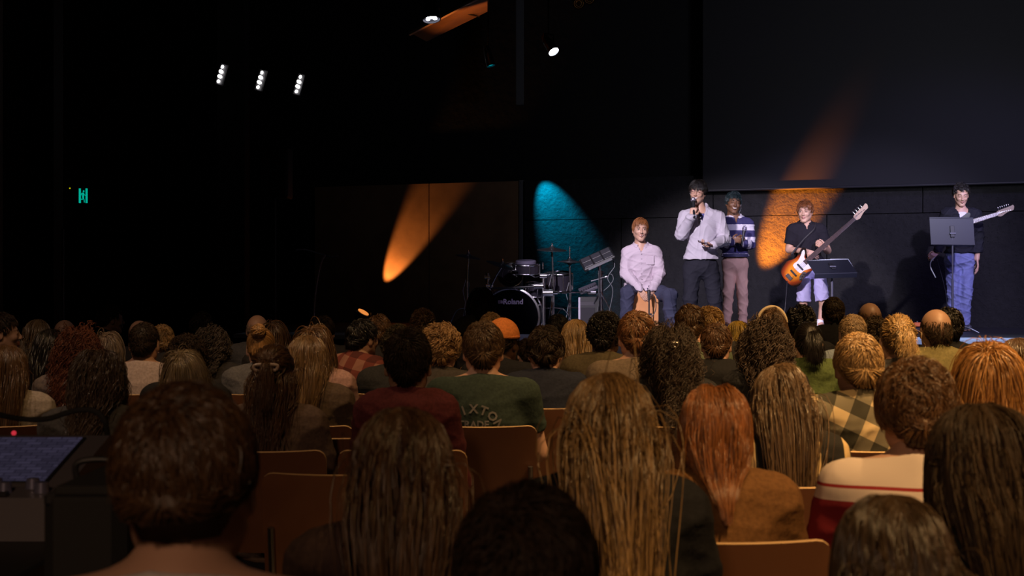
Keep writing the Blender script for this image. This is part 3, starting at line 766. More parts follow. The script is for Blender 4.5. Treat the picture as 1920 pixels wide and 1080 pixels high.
# stage platform; the light on its front strip is put into a pale colour
st = MB(); SF = [(-3.4, 15.9), (12.0, 12.1)]
def syf(x): return 15.45-.247*(x-.4)
xs = [-3.2, 12]
def plat(x0, x1, y0off, y1, z0, z1, m, name):
    mb = MB(); vs = []
    for z in (z0, z1):
        vs += [(x0, syf(x0)+y0off, z), (x1, syf(x1)+y0off, z), (x1, y1 if not callable(y1) else y1(x1), z), (x0, y1 if not callable(y1) else y1(x0), z)]
    mb.add(vs, [(0, 1, 5, 4), (1, 2, 6, 5), (2, 3, 7, 6), (3, 0, 4, 7), (4, 5, 6, 7), (3, 2, 1, 0)])
    return tag(mb.build(name, m, smooth=False), kind='structure')
plat(-3.2, xe, .9, lambda x: wy(x)+.2, 0, STAGE, DECK, 'floor_stage')
plat(-3.2, xe, .0, lambda x: syf(x)+.895, STAGE-.045, STAGE-.001, NOSE, 'floor_stage_apron')
plat(-3.2, xe, .012, lambda x: syf(x)+.895, 0, STAGE-.046, DARKWALL, 'wall_stage_front')
# projection screen, hung in front of the wall
zb0 = 2.80; sx0 = onwall(1325, 300).x
def screen():
    mb = MB(); a = Vector((sx0, wy(sx0), 0))+wn*.22; c = Vector((11.5, wy(11.5), 0))+wn*.22
    for (z0, z1, o, t, m) in ((zb0, 8.2, 0, .02, 0),):
        vs = [p+Vector((0, 0, z)) for z in (z0, z1) for p in (a, c, c-wn*t, a-wn*t)]
        mb.add(vs, [(0, 1, 5, 4), (1, 2, 6, 5), (2, 3, 7, 6), (3, 0, 4, 7), (4, 5, 6, 7), (3, 2, 1, 0)])
    r = empty('projection_screen', a+Vector((0, 0, zb0)), 0, 'large dark grey projection screen hanging above the stage', 'screen')
    s = mb.build('screen_fabric', SCREEN, r, smooth=False); s.location = -r.location
    b2 = MB(); b2.tube([a+wn*.0+Vector((0, 0, zb0-.012)), c+Vector((0, 0, zb0-.012))], .018, 10); s = b2.build('bottom_bar', BLACKM, r); s.location = -r.location
screen()
# soffit slab, upper left of the stage
def soffit():
    r = empty('ceiling_soffit', W(800, 60, 16.4), 0, 'sloping wooden ceiling panel lit orange with a pale front edge', 'ceiling panel')
    P = [W(768, 64, 17.0), W(905, -8, 15.6), W(1010, -60, 15.2), W(914, -60, 15.6), W(914, 22, 16.6), W(840, 58, 17.2)]
    m = MB(); q = [W(770, 62, 17.0), W(900, -6, 15.6), W(914, -6, 15.8), W(914, 22, 16.8), W(800, 78, 17.4)]
    up = Vector((0, .05, .05))
    m.add(q+[p+up for p in q], [(0, 1, 2, 3, 4), (9, 8, 7, 6, 5)]+[(i, 5+i, 5+(i+1) % 5, (i+1) % 5) for i in range(5)])
    s = m.build('panel', PANEL, r, smooth=False); s.location = -r.location
    e = MB(); a = W(768, 64, 16.9); c = W(912, -12, 15.5); dr = (c-a).normalized(); side = dr.cross(Vector((0, 1, 0))).normalized()
    e.tube([a, c], .022, 4); s = e.build('edge_strip', plain('pale_edge', (.55, .42, .32), .5), r, smooth=False); s.location = -r.location
    e = MB(); e.tube([W(852, 20, 16.25), W(898, 31, 16.7)], .010, 6); s = e.build('joint', BLACK, r); s.location = -r.location
soffit()

# ------------------------------------------------------------------ lighting fixtures
def lensmat(name, c, s): return plain(name, (.8, .8, .8), .4, emit=c, es=s)
def fixture(loc, aim, r, n, em, label, cat='spotlight', name='spotlight', ring=None, body=.24, group=None, depth=None):
    loc = Vector(loc); ax = (Vector(aim)-loc).normalized(); root = empty(name, loc, 0, label, cat, group)
    body_ = MB().lathe(-ax*body, ax, [(0, 0), (r*.7, 0), (r*.95, body*.4), (r*1.12, body*.9), (r*1.18, body+.02), (r*1.06, body+.02), (r*1.04, body*.92), (0, body*.9)], 24).build('housing', BLACKM, root)
    if n == 1: MB().lathe(-ax*.006, ax, [(0, -.004), (r, -.004), (r*.98, .004), (0, .012)], 28).build('lens', em, root)
    else:
        u = ax.orthogonal().normalized(); w = ax.cross(u); k = 0
        for i in range(n):
            a = 2*math.pi*i/(n-1) if i else 0; q = (u*math.cos(a)+w*math.sin(a))*(r*.62 if i else 0)
            MB().lathe(q-ax*.006, ax, [(0, -.004), (r*.28, -.004), (r*.26, .006), (0, .01)], 14).build('lens', em, root)
    u = ax.orthogonal().normalized(); side = ax.cross(Vector((0, 0, 1))).normalized(); c = -ax*body*.5
    MB().tube([c-side*r*1.3, c-side*r*1.3+Vector((0, 0, r*1.8)), c+side*r*1.3+Vector((0, 0, r*1.8)), c+side*r*1.3], .012, 6).build('yoke', BLACKM, root)
    MB().tube([c+Vector((0, 0, r*1.8)), Vector((c.x, c.y, 9.0-loc.z))], .012, 6).build('hanger_rod', BLACKM, root)
    return root
# three clusters of four lamps on the side wall
LED = lensmat('white_lamp_lens', (1, .95, .92), 10)
for i, (px, py) in enumerate(((412, 139), (486, 150), (558, 158))):
    p = W(px, py, 19.5); r = empty('lamp_cluster', p, 0, ['leftmost', 'middle', 'rightmost'][i]+' of the three upright lamp clusters glowing on the dark side wall', 'lamp', 'upright lamp clusters on the side wall')
    MB().box((.02, .05, 0), (.11, .06, .31), R=Matrix.Rotation(.27, 3, 'Y'), bev=.012).build('housing', BLACKM, r)
    for k in range(4):
        t = (k-1.5)*.066; w = (.022, .036, .036, .020)[k]
        MB().ell((t*.27+.012, -.012, t), (w*.9, .022, .0235), Matrix.Rotation(.5, 3, 'Y')).build('lens', LED, r)
fixture(W(1037, 95, 16.5), W(1250, 420, 15.2), .060, 1, lensmat('bright_lens', (.86, .9, 1.0), 26), 'round white spotlight glaring high above the drum kit')
fixture(W(809, 34, 15.0), W(845, 420, 14.5), .085, 5, lensmat('cool_lens', (.85, .85, 1.0), 9), 'small multi lens lamp shining beside the sloping ceiling panel', 'lamp', 'stage_lamp')
fixture(W(920, 121, 17.5), W(1000, 420, 17.3), .05, 1, lensmat('cyan_lens', (.0, .6, .75), 1.2), 'small cyan stage lamp hanging below the white spotlight', 'lamp', 'stage_lamp')
GL = plain('unlit_lens', (.12, .10, .10), .4)
for i, (px, py) in enumerate(((1085, 6), (1105, -3))):
    r = fixture(W(px, py, 14.0), (1.0, 6, 1), .052, 1, GL, ['left', 'right'][i]+' of the two unlit round lamps at the top edge above the stage', 'lamp', 'stage_lamp', group='unlit round lamps overhead')
    ax = (Vector((1.0, 6, 1))-r.location).normalized(); MB().ring(ax*.012, ax, .028, .004, 24, 6).ring(ax*.010, ax, .045, .005, 24, 6).build('lens_ring', CHROME, r)
# low beam lamps aimed up the wall
for px, py, d, lb, ax in ((681, 586, 18.2, 'orange glowing moving head lamp low at the left of the stage', (.5, -.22, .85)), (1392, 628, 18.6, 'orange beam lamp on the stage floor behind the striped shirt singer', (.3, .5, .8))):
    p = W(px, py, d); r = empty('beam_lamp', p, 0, lb, 'lamp', None); ax = Vector(ax).normalized()
    MB().lathe(-ax*.10, ax, [(0, 0), (.05, 0), (.09, .03), (.10, .08), (.085, .10), (0, .10)], 20).build('head', BLACKM, r)
    MB().lathe(-ax*.0, ax, [(0, .004), (.075, .004), (.075, .01), (0, .014)], 20).build('lens', lensmat('orange_lens', (1, .32, .06), .8), r)
    MB().tube([(-.1, .03, 0), (-.1, .03, -.13), (.1, .03, -.13), (.1, .03, 0)], .014, 6).box((0, .03, -.17), (.26, .2, .08), bev=.01).tube([(0, .03, -.2), (0, .03, (STAGE if px > 900 else 0)-p.z)], .03, 8).build('base', BLACKM, r)
# truss pipe carrying them
pb = MB().tube([W(700, -14, 15.2), W(1300, -14, 13.6)], .03, 10).build('lighting_pipe', BLACKM); tag(pb, 'black overhead pipe holding the stage lamps', 'pipe')

# exit sign: running figure in a lit frame
def exit_sign():
    p = W(156, 367, 19.0); r = empty('exit_sign', p, 0, 'small green lit exit sign with a running figure on the dark wall', 'sign')
    G = plain('sign_green', (.0, .1, .06), .5, emit=(.0, .42, .30), es=.9); B2 = plain('sign_dark', (.003, .006, .006), .6)
    MB().box((0, .02, 0), (.125, .03, .205), bev=.004).build('case', B2, r)
    MB().box((-.045, 0, 0), (.026, .012, .195), bev=.002).build('light_bar', G, r)
    MB().box((.045, 0, 0), (.026, .012, .195), bev=.002).build('light_bar', G, r)
    m = MB(); m.ell((0.006, 0, .06), (.011, .006, .014))
    m.tube([(0, 0, .04), (-.002, 0, -.025)], .013, 8).tube([(-.005, 0, .04), (-.022, 0, .03), (-.027, 0, .005)], .005, 6).tube([(.006, 0, .035), (.016, 0, .01), (.032, 0, .005)], .005, 6)
    m.tube([(-.002, 0, -.025), (-.008, 0, -.048), (-.030, 0, -.046)], .007, 6).tube([(.002, 0, -.022), (.012, 0, -.055), (.015, 0, -.090)], .006, 6)
    m.build('running_figure', G, r)
exit_sign()
tag(MB().ell(W(131, 353, 19.0), (.010, .006, .010)).build('indicator_light', plain('yellow_led', (.3, .3, 0), .5, emit=(.5, .45, 0), es=1)), 'tiny yellow indicator light beside the exit sign', 'light')
# loudspeakers on poles along the left
def pa(px, ptop, pbot, d, w, h, label, fog=.02):
    p = W(px, 540, d); r = empty('loudspeaker', (p.x, d, 0), 0, label, 'loudspeaker'); zt = EYE-(ptop-540)/F*d; zb = EYE-(pbot-540)/F*d
    if h: MB().box((0, .05, zt+h/2), (w, .4, h), bev=.02).build('cabinet', BLACK, r); MB().box((0, -.155, zt+h/2), (w*.86, .012, h*.9), bev=.004).build('grille', plain('speaker_grille', (.02, .02, .024), .6), r)
    MB().tube([(0, 0, zt), (0, 0, .3)], .014, 8).build('pole', plain('pole_paint', (.10, .10, .13), .4), r)
    for a in (0, 2.1, 4.2): MB().tube([(0, 0, .75), (.42*math.cos(a), .42*math.sin(a), .02)], .012, 6).build('leg', BLACKM, r)
pa(516, 372, 600, 17.5, .36, .62, 'black loudspeaker on a thin pole by the side wall, right one')
pa(118, 430, 600, 14.5, .30, .0, 'thin grey stand pole at the far left wall')
# thin curved boom stand
r = empty('boom_stand', W(588, 600, 15.5)*1.0, 0, 'thin curved pale stand with a crossbar left of the stage', 'stand'); o = r.location.copy(); r.location.z = 0; o.z = 0
s = MB().tube(spline([W(588, 600, 15.5), W(590, 560, 15.5), W(596, 518, 15.5), W(603, 490, 15.5), W(610, 478, 15.5)], 5), .011, 8).tube([W(588, 600, 15.5), (W(588, 600, 15.5).x, 15.5, 0.02)], .014, 8).build('post', plain('pale_tube', (.45, .38, .38), .4), r); s.location = -o
s = MB().tube(spline([W(555, 469, 15.2), W(572, 468, 15.3), W(600, 476, 15.5), W(622, 482, 15.6), W(634, 479, 15.7)], 4), .010, 6).build('crossbar', BLACKM, r); s.location = -o
s = MB().lathe((W(588, 600, 15.5).x, 15.5, 0), (0, 0, 1), [(0, 0), (.17, 0), (.17, .02), (.03, .035), (0, .035)], 24).build('base', BLACKM, r); s.location = -o

# ------------------------------------------------------------------ instruments and stage gear
def gear(name, loc, label, cat, group=None):
    """an empty at loc; build children in WORLD coordinates then shift"""
    return empty(name, loc, 0, label, cat, group)
def wb(mb, name, m, root, **k):
    o = mb.build(name, m, root, **k); o.location = -root.location if root.parent is None else (0, 0, 0); return o

DD = 16.35
def D(px, py, dd=0.0): return W(px, py, DD+dd)
# bass drum
c = D(957, 594); R0 = .345
r = gear('bass_drum', (c.x, c.y, STAGE), 'black bass drum with chrome hoop and pale lettering on its head', 'drum')
ax = Vector((-.10, -1, 0)).normalized()
wb(MB().lathe(c, -ax, [(R0-.03, 0), (R0-.02, .0), (R0-.02, .40), (0, .40)], 48), 'shell', plain('drum_shell', (.02, .02, .03), .25), r)
wb(MB().lathe(c+ax*.005, ax, [(0, 0), (R0-.035, 0), (R0-.04, .004), (0, .006)], 48), 'drum_head', plain('black_head', (.002, .002, .003), .9, spec=.03), r)
wb(MB().lathe(c, ax, [(R0-.034, -.005), (R0, -.005), (R0+.004, .01), (R0, .03), (R0-.02, .034), (R0-.034, .02), (R0-.034, -.005)], 48, False), 'hoop', CHROME, r)
wb(MB().ring(c-ax*.40, ax, R0-.005, .018, 48, 8), 'hoop', CHROME, r)
side = ax.cross(Vector((0, 0, 1))).normalized()
if side.x < 0: side = -side
for k in range(8):
    a = 2*math.pi*(k+.5)/8; q = side*math.cos(a)*(R0+.012)+Vector((0, 0, math.sin(a)*(R0+.012)))
    wb(MB().tube([c+q+ax*.02, c+q-ax*.12], .007, 6).box(c+q-ax*.14, (.025, .05, .025), bev=.004), 'lug', CHROME, r)
def put_text(s, size, center, xdir, zdir, m, name, root, bold=0.0, off=.008, shear=0):
    V, Fc = text_mesh(s, size, .0008, 3, shear, bold); n = xdir.cross(zdir)
    M = basis(xdir, zdir, n, Vector(center)+n*off); mb = MB(); mb.add([M @ Vector(v) for v in V], Fc); return wb(mb, name, m, root, smooth=False)
LET = plain('pale_lettering', (.70, .62, .85), .6)
put_text('Roland', .083, D(962.5, 566)+ax*.004, side, Vector((0, 0, 1)), LET, 'lettering', r, .0022, .022)
c2 = D(939.5, 566)+ax*.022
lg = MB()
for k in range(4): lg.box(c2+side*(-.020)+Vector((0, 0, .015-.010*k)), (.024, .003, .005))
lg.box(c2+side*.006, (.020, .003, .036)); lg.box(c2+side*.019+Vector((0, 0, -.003)), (.010, .003, .028))
wb(lg, 'emblem', plain('emblem_grey', (.30, .24, .36), .6), r)
for s_ in (-1, 1): wb(MB().tube([c+side*s_*.24+Vector((0, 0, -.22))-ax*.1, Vector((c.x+s_*.36, c.y-.10, STAGE+.01))], .008, 6), 'leg', CHROME, r)
# chrome rack
r = gear('drum_rack', D(1000, 560).xy.to_3d()+Vector((0, 0, STAGE)), 'chrome tube rack standing around the electronic drum pads', 'rack')
RL, RR, RE = D(915, 540), D(1021, 524), D(1130, 549, .6)
for (px, t, dd) in ((914, 512, 0), (1019, 522, -.05), (1128, 508, .5)):
    a = D(px, t, dd); wb(MB().tube([a, (a.x, a.y, STAGE+.01)], .021, 12), 'upright', CHROME, r)
    wb(MB().tube([(a.x-.02, a.y-.30, STAGE+.015), (a.x+.02, a.y+.3, STAGE+.015)], .02, 8), 'foot', RUBBER, r)
wb(MB().tube([D(914, 541), D(965, 539, -.1), D(1019, 536, -.05)], .012, 10), 'crossbar', BLACKM, r)
wb(MB().tube([D(1019, 548, -.05), D(1128, 548, .5)], .010, 10), 'crossbar', CHROME, r)
for (px, py, dd, w) in ((1010, 536, -.07, .04), (1027, 549, -.05, .045), (1040, 549, .1, .025), (1058, 548, .2, .02), (1110, 548, .42, .035), (918, 537, 0, .032), (1019, 517, -.06, .03), (914, 520, 0, .025)):
    a = D(px, py, dd); wb(MB().tube([a+Vector((-w*1.3, 0, 0)), a+Vector((w*1.3, 0, 0))], w, 12), 'clamp', CHROME, r)
wb(MB().tube([D(1012, 516, -.05), D(1030, 516, -.05)], .016, 8).tube([D(1018, 505, -.05), D(1018, 492, -.05)], .008, 8), 'arm', CHROME, r)
# pads
def pad(px, py, dd, R, axis, depth, label, hd=MESHHEAD):
    c = D(px, py, dd); ax = Vector(axis).normalized(); r = gear('drum_pad', c, label, 'drum pad', 'round pads of the electronic drum kit')
    MB().lathe(-ax*depth, ax, [(0, 0), (R*.97, 0), (R*.97, depth*.2), (R*.97, depth*.9), (0, depth*.9)], 32).build('shell', plain('pad_shell', (.04, .035, .05), .3, .4), r)
    MB().lathe(Vector(), ax, [(0, -.004), (R*.93, -.004), (R*.93, .002), (0, .006)], 32).build('drum_head', hd, r)
    MB().ring(Vector(), ax, R, .009, 40, 8).build('hoop', CHROME, r); MB().ring(-ax*depth, ax, R, .006, 40, 8).build('hoop', CHROME, r)
    u = ax.orthogonal().normalized(); w = ax.cross(u)
    for k in range(6):
        q = (u*math.cos(k*1.047)+w*math.sin(k*1.047))*(R+.01); MB().tube([q+ax*.004, q-ax*depth], .006, 6).build('lug', CHROME, r)
    # mount to the rack
    return r
r1 = pad(986, 496, -.05, .155, (0, -.12, 1), .10, 'shiny chrome rimmed pad sitting above the bass drum', plain('rubber_top', (.10, .09, .13), .5))
MB().lathe((0, 0, .01), (0, -.12, 1), [(0, 0), (.118, 0), (.118, .03), (.11, .038), (0, .038)], 32).build('cover', plain('grey_pad_cover', (.11, .10, .15), .35), r1)
MB().tube([(0, .0, -.09), (.1, .05, -.14), D(1014, 516, -.05)-r1.location], .012, 8).build('arm', CHROME, r1)
def roundel(px, py, dd, R, axis, label):
    c = D(px, py, dd); ax = Vector(axis).normalized(); r = gear('drum_pad', c, label, 'drum pad')
    MB().ring(Vector(), ax, R, .006, 48, 8).build('hoop', plain('brass_rim', (.75, .62, .45), .25, 1.0), r)
    MB().lathe(-ax*.09, ax, [(0, 0), (R*.9, 0), (R*.98, .05), (R*.97, .085), (0, .085)], 40).build('shell', plain('pad_black', (.02, .018, .022), .25), r)
    MB().ring(ax*.0, ax, R*.62, .003, 40, 6).build('ring', plain('dull_ring', (.2, .18, .2), .3, 1.0), r)
    MB().ell(ax*.01+Vector((.02, 0, .03)), (.03, .015, .022)).build('badge', plain('badge', (.45, .40, .33), .35, .8), r)
    MB().tube([-ax*.06+Vector((0, 0, -R*.7)), D(965, 539, -.1)-r.location+Vector((0, .12, 0))], .012, 8).build('arm', CHROME, r); return r
roundel(957, 515, .25, .148, (-.05, -.93, .18), 'black round pad with pale rim tilted behind the bass drum')
pad(1004, 532, .15, .10, (.1, -.2, 1), .14, 'small chrome pad right above the bass drum hoop')
pad(1048, 512, .75, .16, (0, -.15, 1), .20, 'deep dark pad behind the hi-hat', plain('dark_head', (.03, .03, .035), .5))
# cymbals with their stands
def cymbal(px, py, dd, R, tilt, label, base, hat=False, group='dark electronic cymbals of the drum kit', bell=True):
    c = D(px, py, dd); r = gear('cymbal', (c.x, c.y, STAGE), label, 'cymbal', group); zz = c.z-STAGE
    Rm = Matrix.Rotation(tilt[0], 3, 'X') @ Matrix.Rotation(tilt[1], 3, 'Y'); ax = Rm @ Vector((0, 0, 1))
    prof = [(0, .034), (.012, .034), (R*.13, .030), (R*.22, .014), (R*.6, .004), (R, -.010), (R, -.016), (R*.6, -.003), (R*.2, .004), (0, .02)]
    MB().lathe((0, 0, zz), ax, prof, 40).build('disc', CYMB, r)
    if hat: MB().lathe((0, 0, zz-.03), -ax, [(a, h-.01) for a, h in prof], 40).build('disc', CYMB, r)
    MB().tube([(0, 0, zz+.07+(.10 if hat else 0)), (0, 0, zz)], .006, 8).lathe((0, 0, zz+.03), (0, 0, 1), [(0, 0), (.014, 0), (.014, .02), (0, .022)], 12).build('wing_nut', CHROME, r)
    b = D(*base)-r.location; b.z = .0
    MB().tube([(0, 0, zz-.01), (b.x*.4, b.y*.4, zz*.86), (b.x, b.y, zz*.62)], .011, 10).tube([(b.x, b.y, zz*.62), (b.x, b.y, .16)], .017, 10).build('pole', CHROME, r)
    MB().tube([(b.x, b.y, zz*.60), (b.x, b.y, zz*.66)], .026, 10).build('collar', CHROME, r)
    MB().tube([(b.x-.015, b.y-.02, zz*.7), (b.x-.05, b.y-.02, zz*.55), (b.x-.02, b.y-.02, zz*.4), (b.x-.06, b.y-.03, .1)], .004, 6).build('cable', plain('cable_grey', (.16, .16, .18), .5), r)
    for a in (.4, 2.5, 4.6):
        MB().tube(spline([(b.x, b.y, .30), (b.x+.16*math.cos(a), b.y+.16*math.sin(a), .26), (b.x+.30*math.cos(a), b.y+.30*math.sin(a), .012)], 4), .009, 8).build('leg', CHROME, r)
cymbal(1035, 467, .35, .175, (.12, .03), 'dark cymbal highest over the right of the kit', (1037, 560, .35))
cymbal(1068, 489, .5, .150, (.05, .03), 'pair of dark hi-hat cymbals on the chrome stand', (1069, 560, .5), hat=True)
cymbal(878, 480, .2, .150, (.10, .18), 'dark cymbal at the far left of the kit', (876, 560, .25))
cymbal(942, 497, -.15, .19, (.12, .32), 'tilted dark cymbal in front of the round rimmed pad', (916, 560, -.02))
# sampling pad on its own stand
c = D(1120, 486, .3); r = gear('percussion_controller', (c.x, c.y, STAGE), 'wedge shaped black percussion controller tilted on a chrome stand', 'drum machine'); zz = c.z-STAGE
Rm = Matrix.Rotation(-.42, 3, 'Y') @ Matrix.Rotation(.5, 3, 'X')
MB().box((0, 0, zz), (.40, .28, .045), R=Rm, bev=.012).build('body', BLACK, r)
for i in range(3):
    for j in range(2):
        MB().box(Vector((0, 0, zz))+Rm @ Vector((-.125+.125*i, -.065+.12*j, .024)), (.11, .105, .012), R=Rm, bev=.004).build('strike_pad', plain('strike_rubber', (.05, .05, .06), .45), r)
MB().box(Vector((0, 0, zz))+Rm @ Vector((.0, -.142, .0)), (.30, .004, .02), R=Rm).build('edge_plate', plain('plate_grey', (.25, .25, .28), .4), r)
MB().tube([(0.03, .02, zz-.03), (.03, .02, .22)], .014, 10).build('pole', CHROME, r)
for a in (.3, 2.4, 4.5): MB().tube([(.03, .02, .5), (.03+.28*math.cos(a), .02+.28*math.sin(a), .012)], .009, 8).build('leg', CHROME, r)
MB().tube(spline([(.16, 0, zz+.02), (.20, -.02, zz-.08), (.12, -.02, zz-.22), (.18, -.02, zz-.38), (.10, 0, .1)], 6), .004, 6).build('cable', plain('cable_grey', (.16, .16, .18), .5), r)
# small mixer and loose keyboard on the rack, amplifier under it
c = D(1103, 541, .45); r = gear('drum_module', c, 'small grey sound module tilted on the rack above the amplifier', 'module')
Rm = Matrix.Rotation(-.38, 3, 'Y') @ Matrix.Rotation(.35, 3, 'X')
MB().box((0, 0, 0), (.22, .16, .035), R=Rm, bev=.006).build('case', plain('module_grey', (.09, .085, .11), .4), r)
for i in range(7): MB().lathe(Rm @ Vector((-.085+.028*i, -.05, .018)), Rm @ Vector((0, 0, 1)), [(0, 0), (.008, 0), (.006, .012), (0, .013)], 8).build('knob', BLACKM, r)
MB().tube([(0, 0, -.02), (0, .02, -.06)], .012, 6).build('bracket', CHROME, r)
c = D(1104, 583, .5); r = gear('amplifier', (c.x, c.y, STAGE), 'dark box amplifier with pale upright corner under the drum rack', 'amplifier')
MB().box((0, 0, .22), (.24, .24, .42), bev=.008).build('cabinet', BLACK, r)
MB().box((-.02, -.123, .17), (.17, .006, .26), bev=.002).build('grille', plain('amp_grille', (.02, .018, .024), .8), r)
MB().box((-.02, -.122, .345), (.17, .008, .05), bev=.002).build('control_panel', plain('amp_panel', (.04, .036, .045), .4), r)
MB().box((-.118, -.122, .21), (.024, .024, .42), bev=.003).build('corner_post', plain('pale_metal', (.5, .46, .56), .4), r)
# boom microphone by the hi-hat
r = gear('microphone_stand', (D(1134, 520, .3).x, D(1134, 520, .3).y, STAGE), 'short chrome boom stand at the right of the drums', 'stand'); o = r.location
wb(MB().tube([D(1123, 498, .3), D(1124, 600, .3)], .010, 8), 'pole', CHROME, r); wb(MB().tube([D(1108, 527, .3), D(1137, 519, .3)], .008, 8), 'boom', CHROME, r)
wb(MB().lathe(D(1137, 519, .3), (1, 0, .1), [(0, -.02), (.02, -.02), (.026, 0), (.02, .02), (0, .02)], 12), 'clip', CHROME, r)
wb(MB().tube(spline([D(1137, 519, .3), D(1146, 514, .3), D(1150, 524, .3), D(1142, 536, .3), D(1132, 545, .3)], 5), .004, 6), 'cable', plain('cable_grey', (.16, .16, .18), .5), r)
wb(MB().lathe(Vector((D(1124, 600, .3).x, D(1124, 600, .3).y, STAGE)), (0, 0, 1), [(0, 0), (.10, 0), (.10, .015), (.02, .03), (.012, .2), (0, .2)], 20), 'base', BLACKM, r)

# cajon
c = W(1208, 540, 15.95); r = gear('cajon', (c.x, c.y, STAGE), 'pale orange wooden box drum between the seated player legs', 'drum')
cw, chh = .285, .47
poly = [(-cw/2, .0), (cw/2, 0), (cw/2, chh-.08), (cw/2-.07, chh), (-cw/2+.07, chh), (-cw/2, chh-.08)]
CJ = mat('cajon_wood', (.62, .27, .10), .45, noise=(5, (.55, .23, .08), 5))
M = basis(Vector((1, 0, 0)), Vector((0, 0, 1)), Vector((0, -1, 0)), Vector((0, -.145, .02)))
MB().prism(poly, .012, M).build('tapping_face', CJ, r, smooth=False)
MB().box((0, .015, .02+chh/2), (cw, .30, chh), bev=.01).build('body', mat('cajon_side', (.30, .13, .06), .5), r)
for sx in (-1, 1):
    for sy in (-1, 1): MB().lathe((sx*.11, .015+sy*.11, 0), (0, 0, 1), [(0, 0), (.014, 0), (.016, .022), (0, .022)], 10).build('foot', RUBBER, r)
# little mic on a low stand in front of it
c = W(1217, 540, 15.62); r = gear('microphone_stand', (c.x, c.y, STAGE), 'low thin microphone stand in front of the box drum', 'stand')
MB().tube([(0, 0, .42), (0, 0, .03)], .008, 8).tube([(0, 0, .24), (.03, 0, .24)], .012, 8).build('pole', BLACKM, r)
MB().lathe((0, 0, .40), (0, 0.1, 1), [(0, 0), (.014, 0), (.018, .06), (.02, .09), (.012, .11), (0, .11)], 14).build('microphone', BLACK, r)
MB().tube(spline([(0, 0, .46), (.055, -.01, .44), (.075, -.01, .34), (.06, -.01, .26), (.01, -.01, .20)], 5), .005, 6).build('cable', BLACK, r)
MB().lathe((0, 0, 0), (0, 0, 1), [(0, 0), (.10, 0), (.10, .012), (.02, .03), (0, .03)], 20).build('base', BLACKM, r)

# music stands
def music_stand(px, d, desk_w, desk_h, deskc, tiltx, label, roll=0, bent=0, yaw=0, papers=False, pole=None):
    p = W(px, 540, d); r = gear('music_stand', (p.x, d, STAGE), label, 'music stand'); zc = EYE-(deskc-540)/F*d-STAGE
    Rm = Matrix.Rotation(yaw, 3, 'Z') @ Matrix.Rotation(roll, 3, 'Y') @ Matrix.Rotation(tiltx, 3, 'X')   # desk upright, seen from its back
    cc = Vector((0, .02, zc))
    DK = plain('desk_grey', (.024, .026, .038), .55, .1)
    MB().box(cc, (desk_w, .006, desk_h), R=Rm, bev=.002).build('desk', DK, r)
    MB().box(cc+Rm @ Vector((0, .03, -desk_h/2)), (desk_w, .06, .006), R=Rm, bev=.002).build('ledge', DK, r)
    MB().box(cc+Rm @ Vector((0, -.003, desk_h/2-.012)), (desk_w, .008, .010), R=Rm, bev=.002).build('rim', DK, r)
    MB().box(cc+Rm @ Vector((0, -.012, -.01)), (.05, .016, .14), R=Rm, bev=.003).build('bracket', BLACKM, r)
    MB().lathe(cc+Rm @ Vector((0, -.02, -.035)), (1, 0, 0), [(0, -.035), (.011, -.035), (.011, .035), (0, .035)], 12).build('clamp', plain('clamp_grey', (.16, .16, .2), .5, .3), r)
    MB().tube([(0, 0, zc-.04), (0, 0, .55)], .010, 10).tube([(0, 0, .62), (0, 0, .06)], .014, 10).build('pole', plain('stand_pole', (.22, .22, .27), .35, .6), r)
    for a in (-.5, 1.6, 3.7): MB().tube(spline([(0, 0, .10), (.16*math.cos(a), .16*math.sin(a), .075), (.30*math.cos(a), .30*math.sin(a), .010)], 4), .010, 8).build('leg', plain('stand_leg', (.35, .35, .42), .3, .8), r)
    return r, cc, Rm
PAPER = plain('sheet_paper', (.70, .78, .85), .7)
ms, cc, Rm = music_stand(1786, 16.6, .515, .335, 433, -.24, 'upright black music stand hiding the guitarist chest', roll=.012)
r = tag(MB().box(Vector((ms.location))+cc+Rm @ Vector((-.03, .007, .01)), (.42, .003, .31), R=Rm).build('sheet_music', PAPER), 'sheet music resting on the upright stand by the guitarist', 'paper')
ms, cc, Rm = music_stand(1560, 16.3, .50, .33, 500, -1.08, 'low music stand tilted nearly flat in front of the bass player', roll=-.03, yaw=.12)
for k in range(3):
    r = tag(MB().box(Vector((ms.location))+cc+Rm @ Vector((-.10+.13*k, .010+.004*k, .045+.015*k)), (.215, .002, .30), R=Rm @ Matrix.Rotation(.05*(k-1), 3, 'Y')).build('sheet_music', PAPER),
            ['left', 'middle', 'right'][k]+' pale sheet of the three lying on the flat music stand', 'paper', 'sheets on the flat music stand')

# guitars
BASSBODY = [(-.24, -.02), (-.235, .06), (-.20, .125), (-.14, .155), (-.07, .150), (-.02, .125), (.03, .115), (.09, .130), (.14, .150), (.175, .145), (.185, .12), (.165, .085), (.12, .055), (.105, .02), (.11, -.02), (.13, -.055), (.135, -.095), (.11, -.125), (.06, -.125), (.01, -.105), (-.04, -.10), (-.10, -.135), (-.16, -.155), (-.21, -.135), (-.235, -.085)]
def smoothpoly(P, n=4):
    q = [Vector((x, y, 0)) for x, y in P]; m = len(q); out = []
    for i in range(m):
        a, b, c, d = q[i-1], q[i], q[(i+1) % m], q[(i+2) % m]
        for k in range(n):
            t = k/n; v = 0.5*((2*b)+(c-a)*t+(2*a-5*b+4*c-d)*t*t+(3*b-a-3*c+d)*t**3); out.append((v.x, v.y))
    return out
SUN = bpy.data.materials.new('sunburst_lacquer'); SUN.use_nodes = True; nt = SUN.node_tree; b = nt.nodes['Principled BSDF']; b.inputs['Roughness'].default_value = .2
tc = nt.nodes.new('ShaderNodeTexCoord'); ln = nt.nodes.new('ShaderNodeVectorMath'); ln.operation = 'LENGTH'; mp = nt.nodes.new('ShaderNodeMapping')
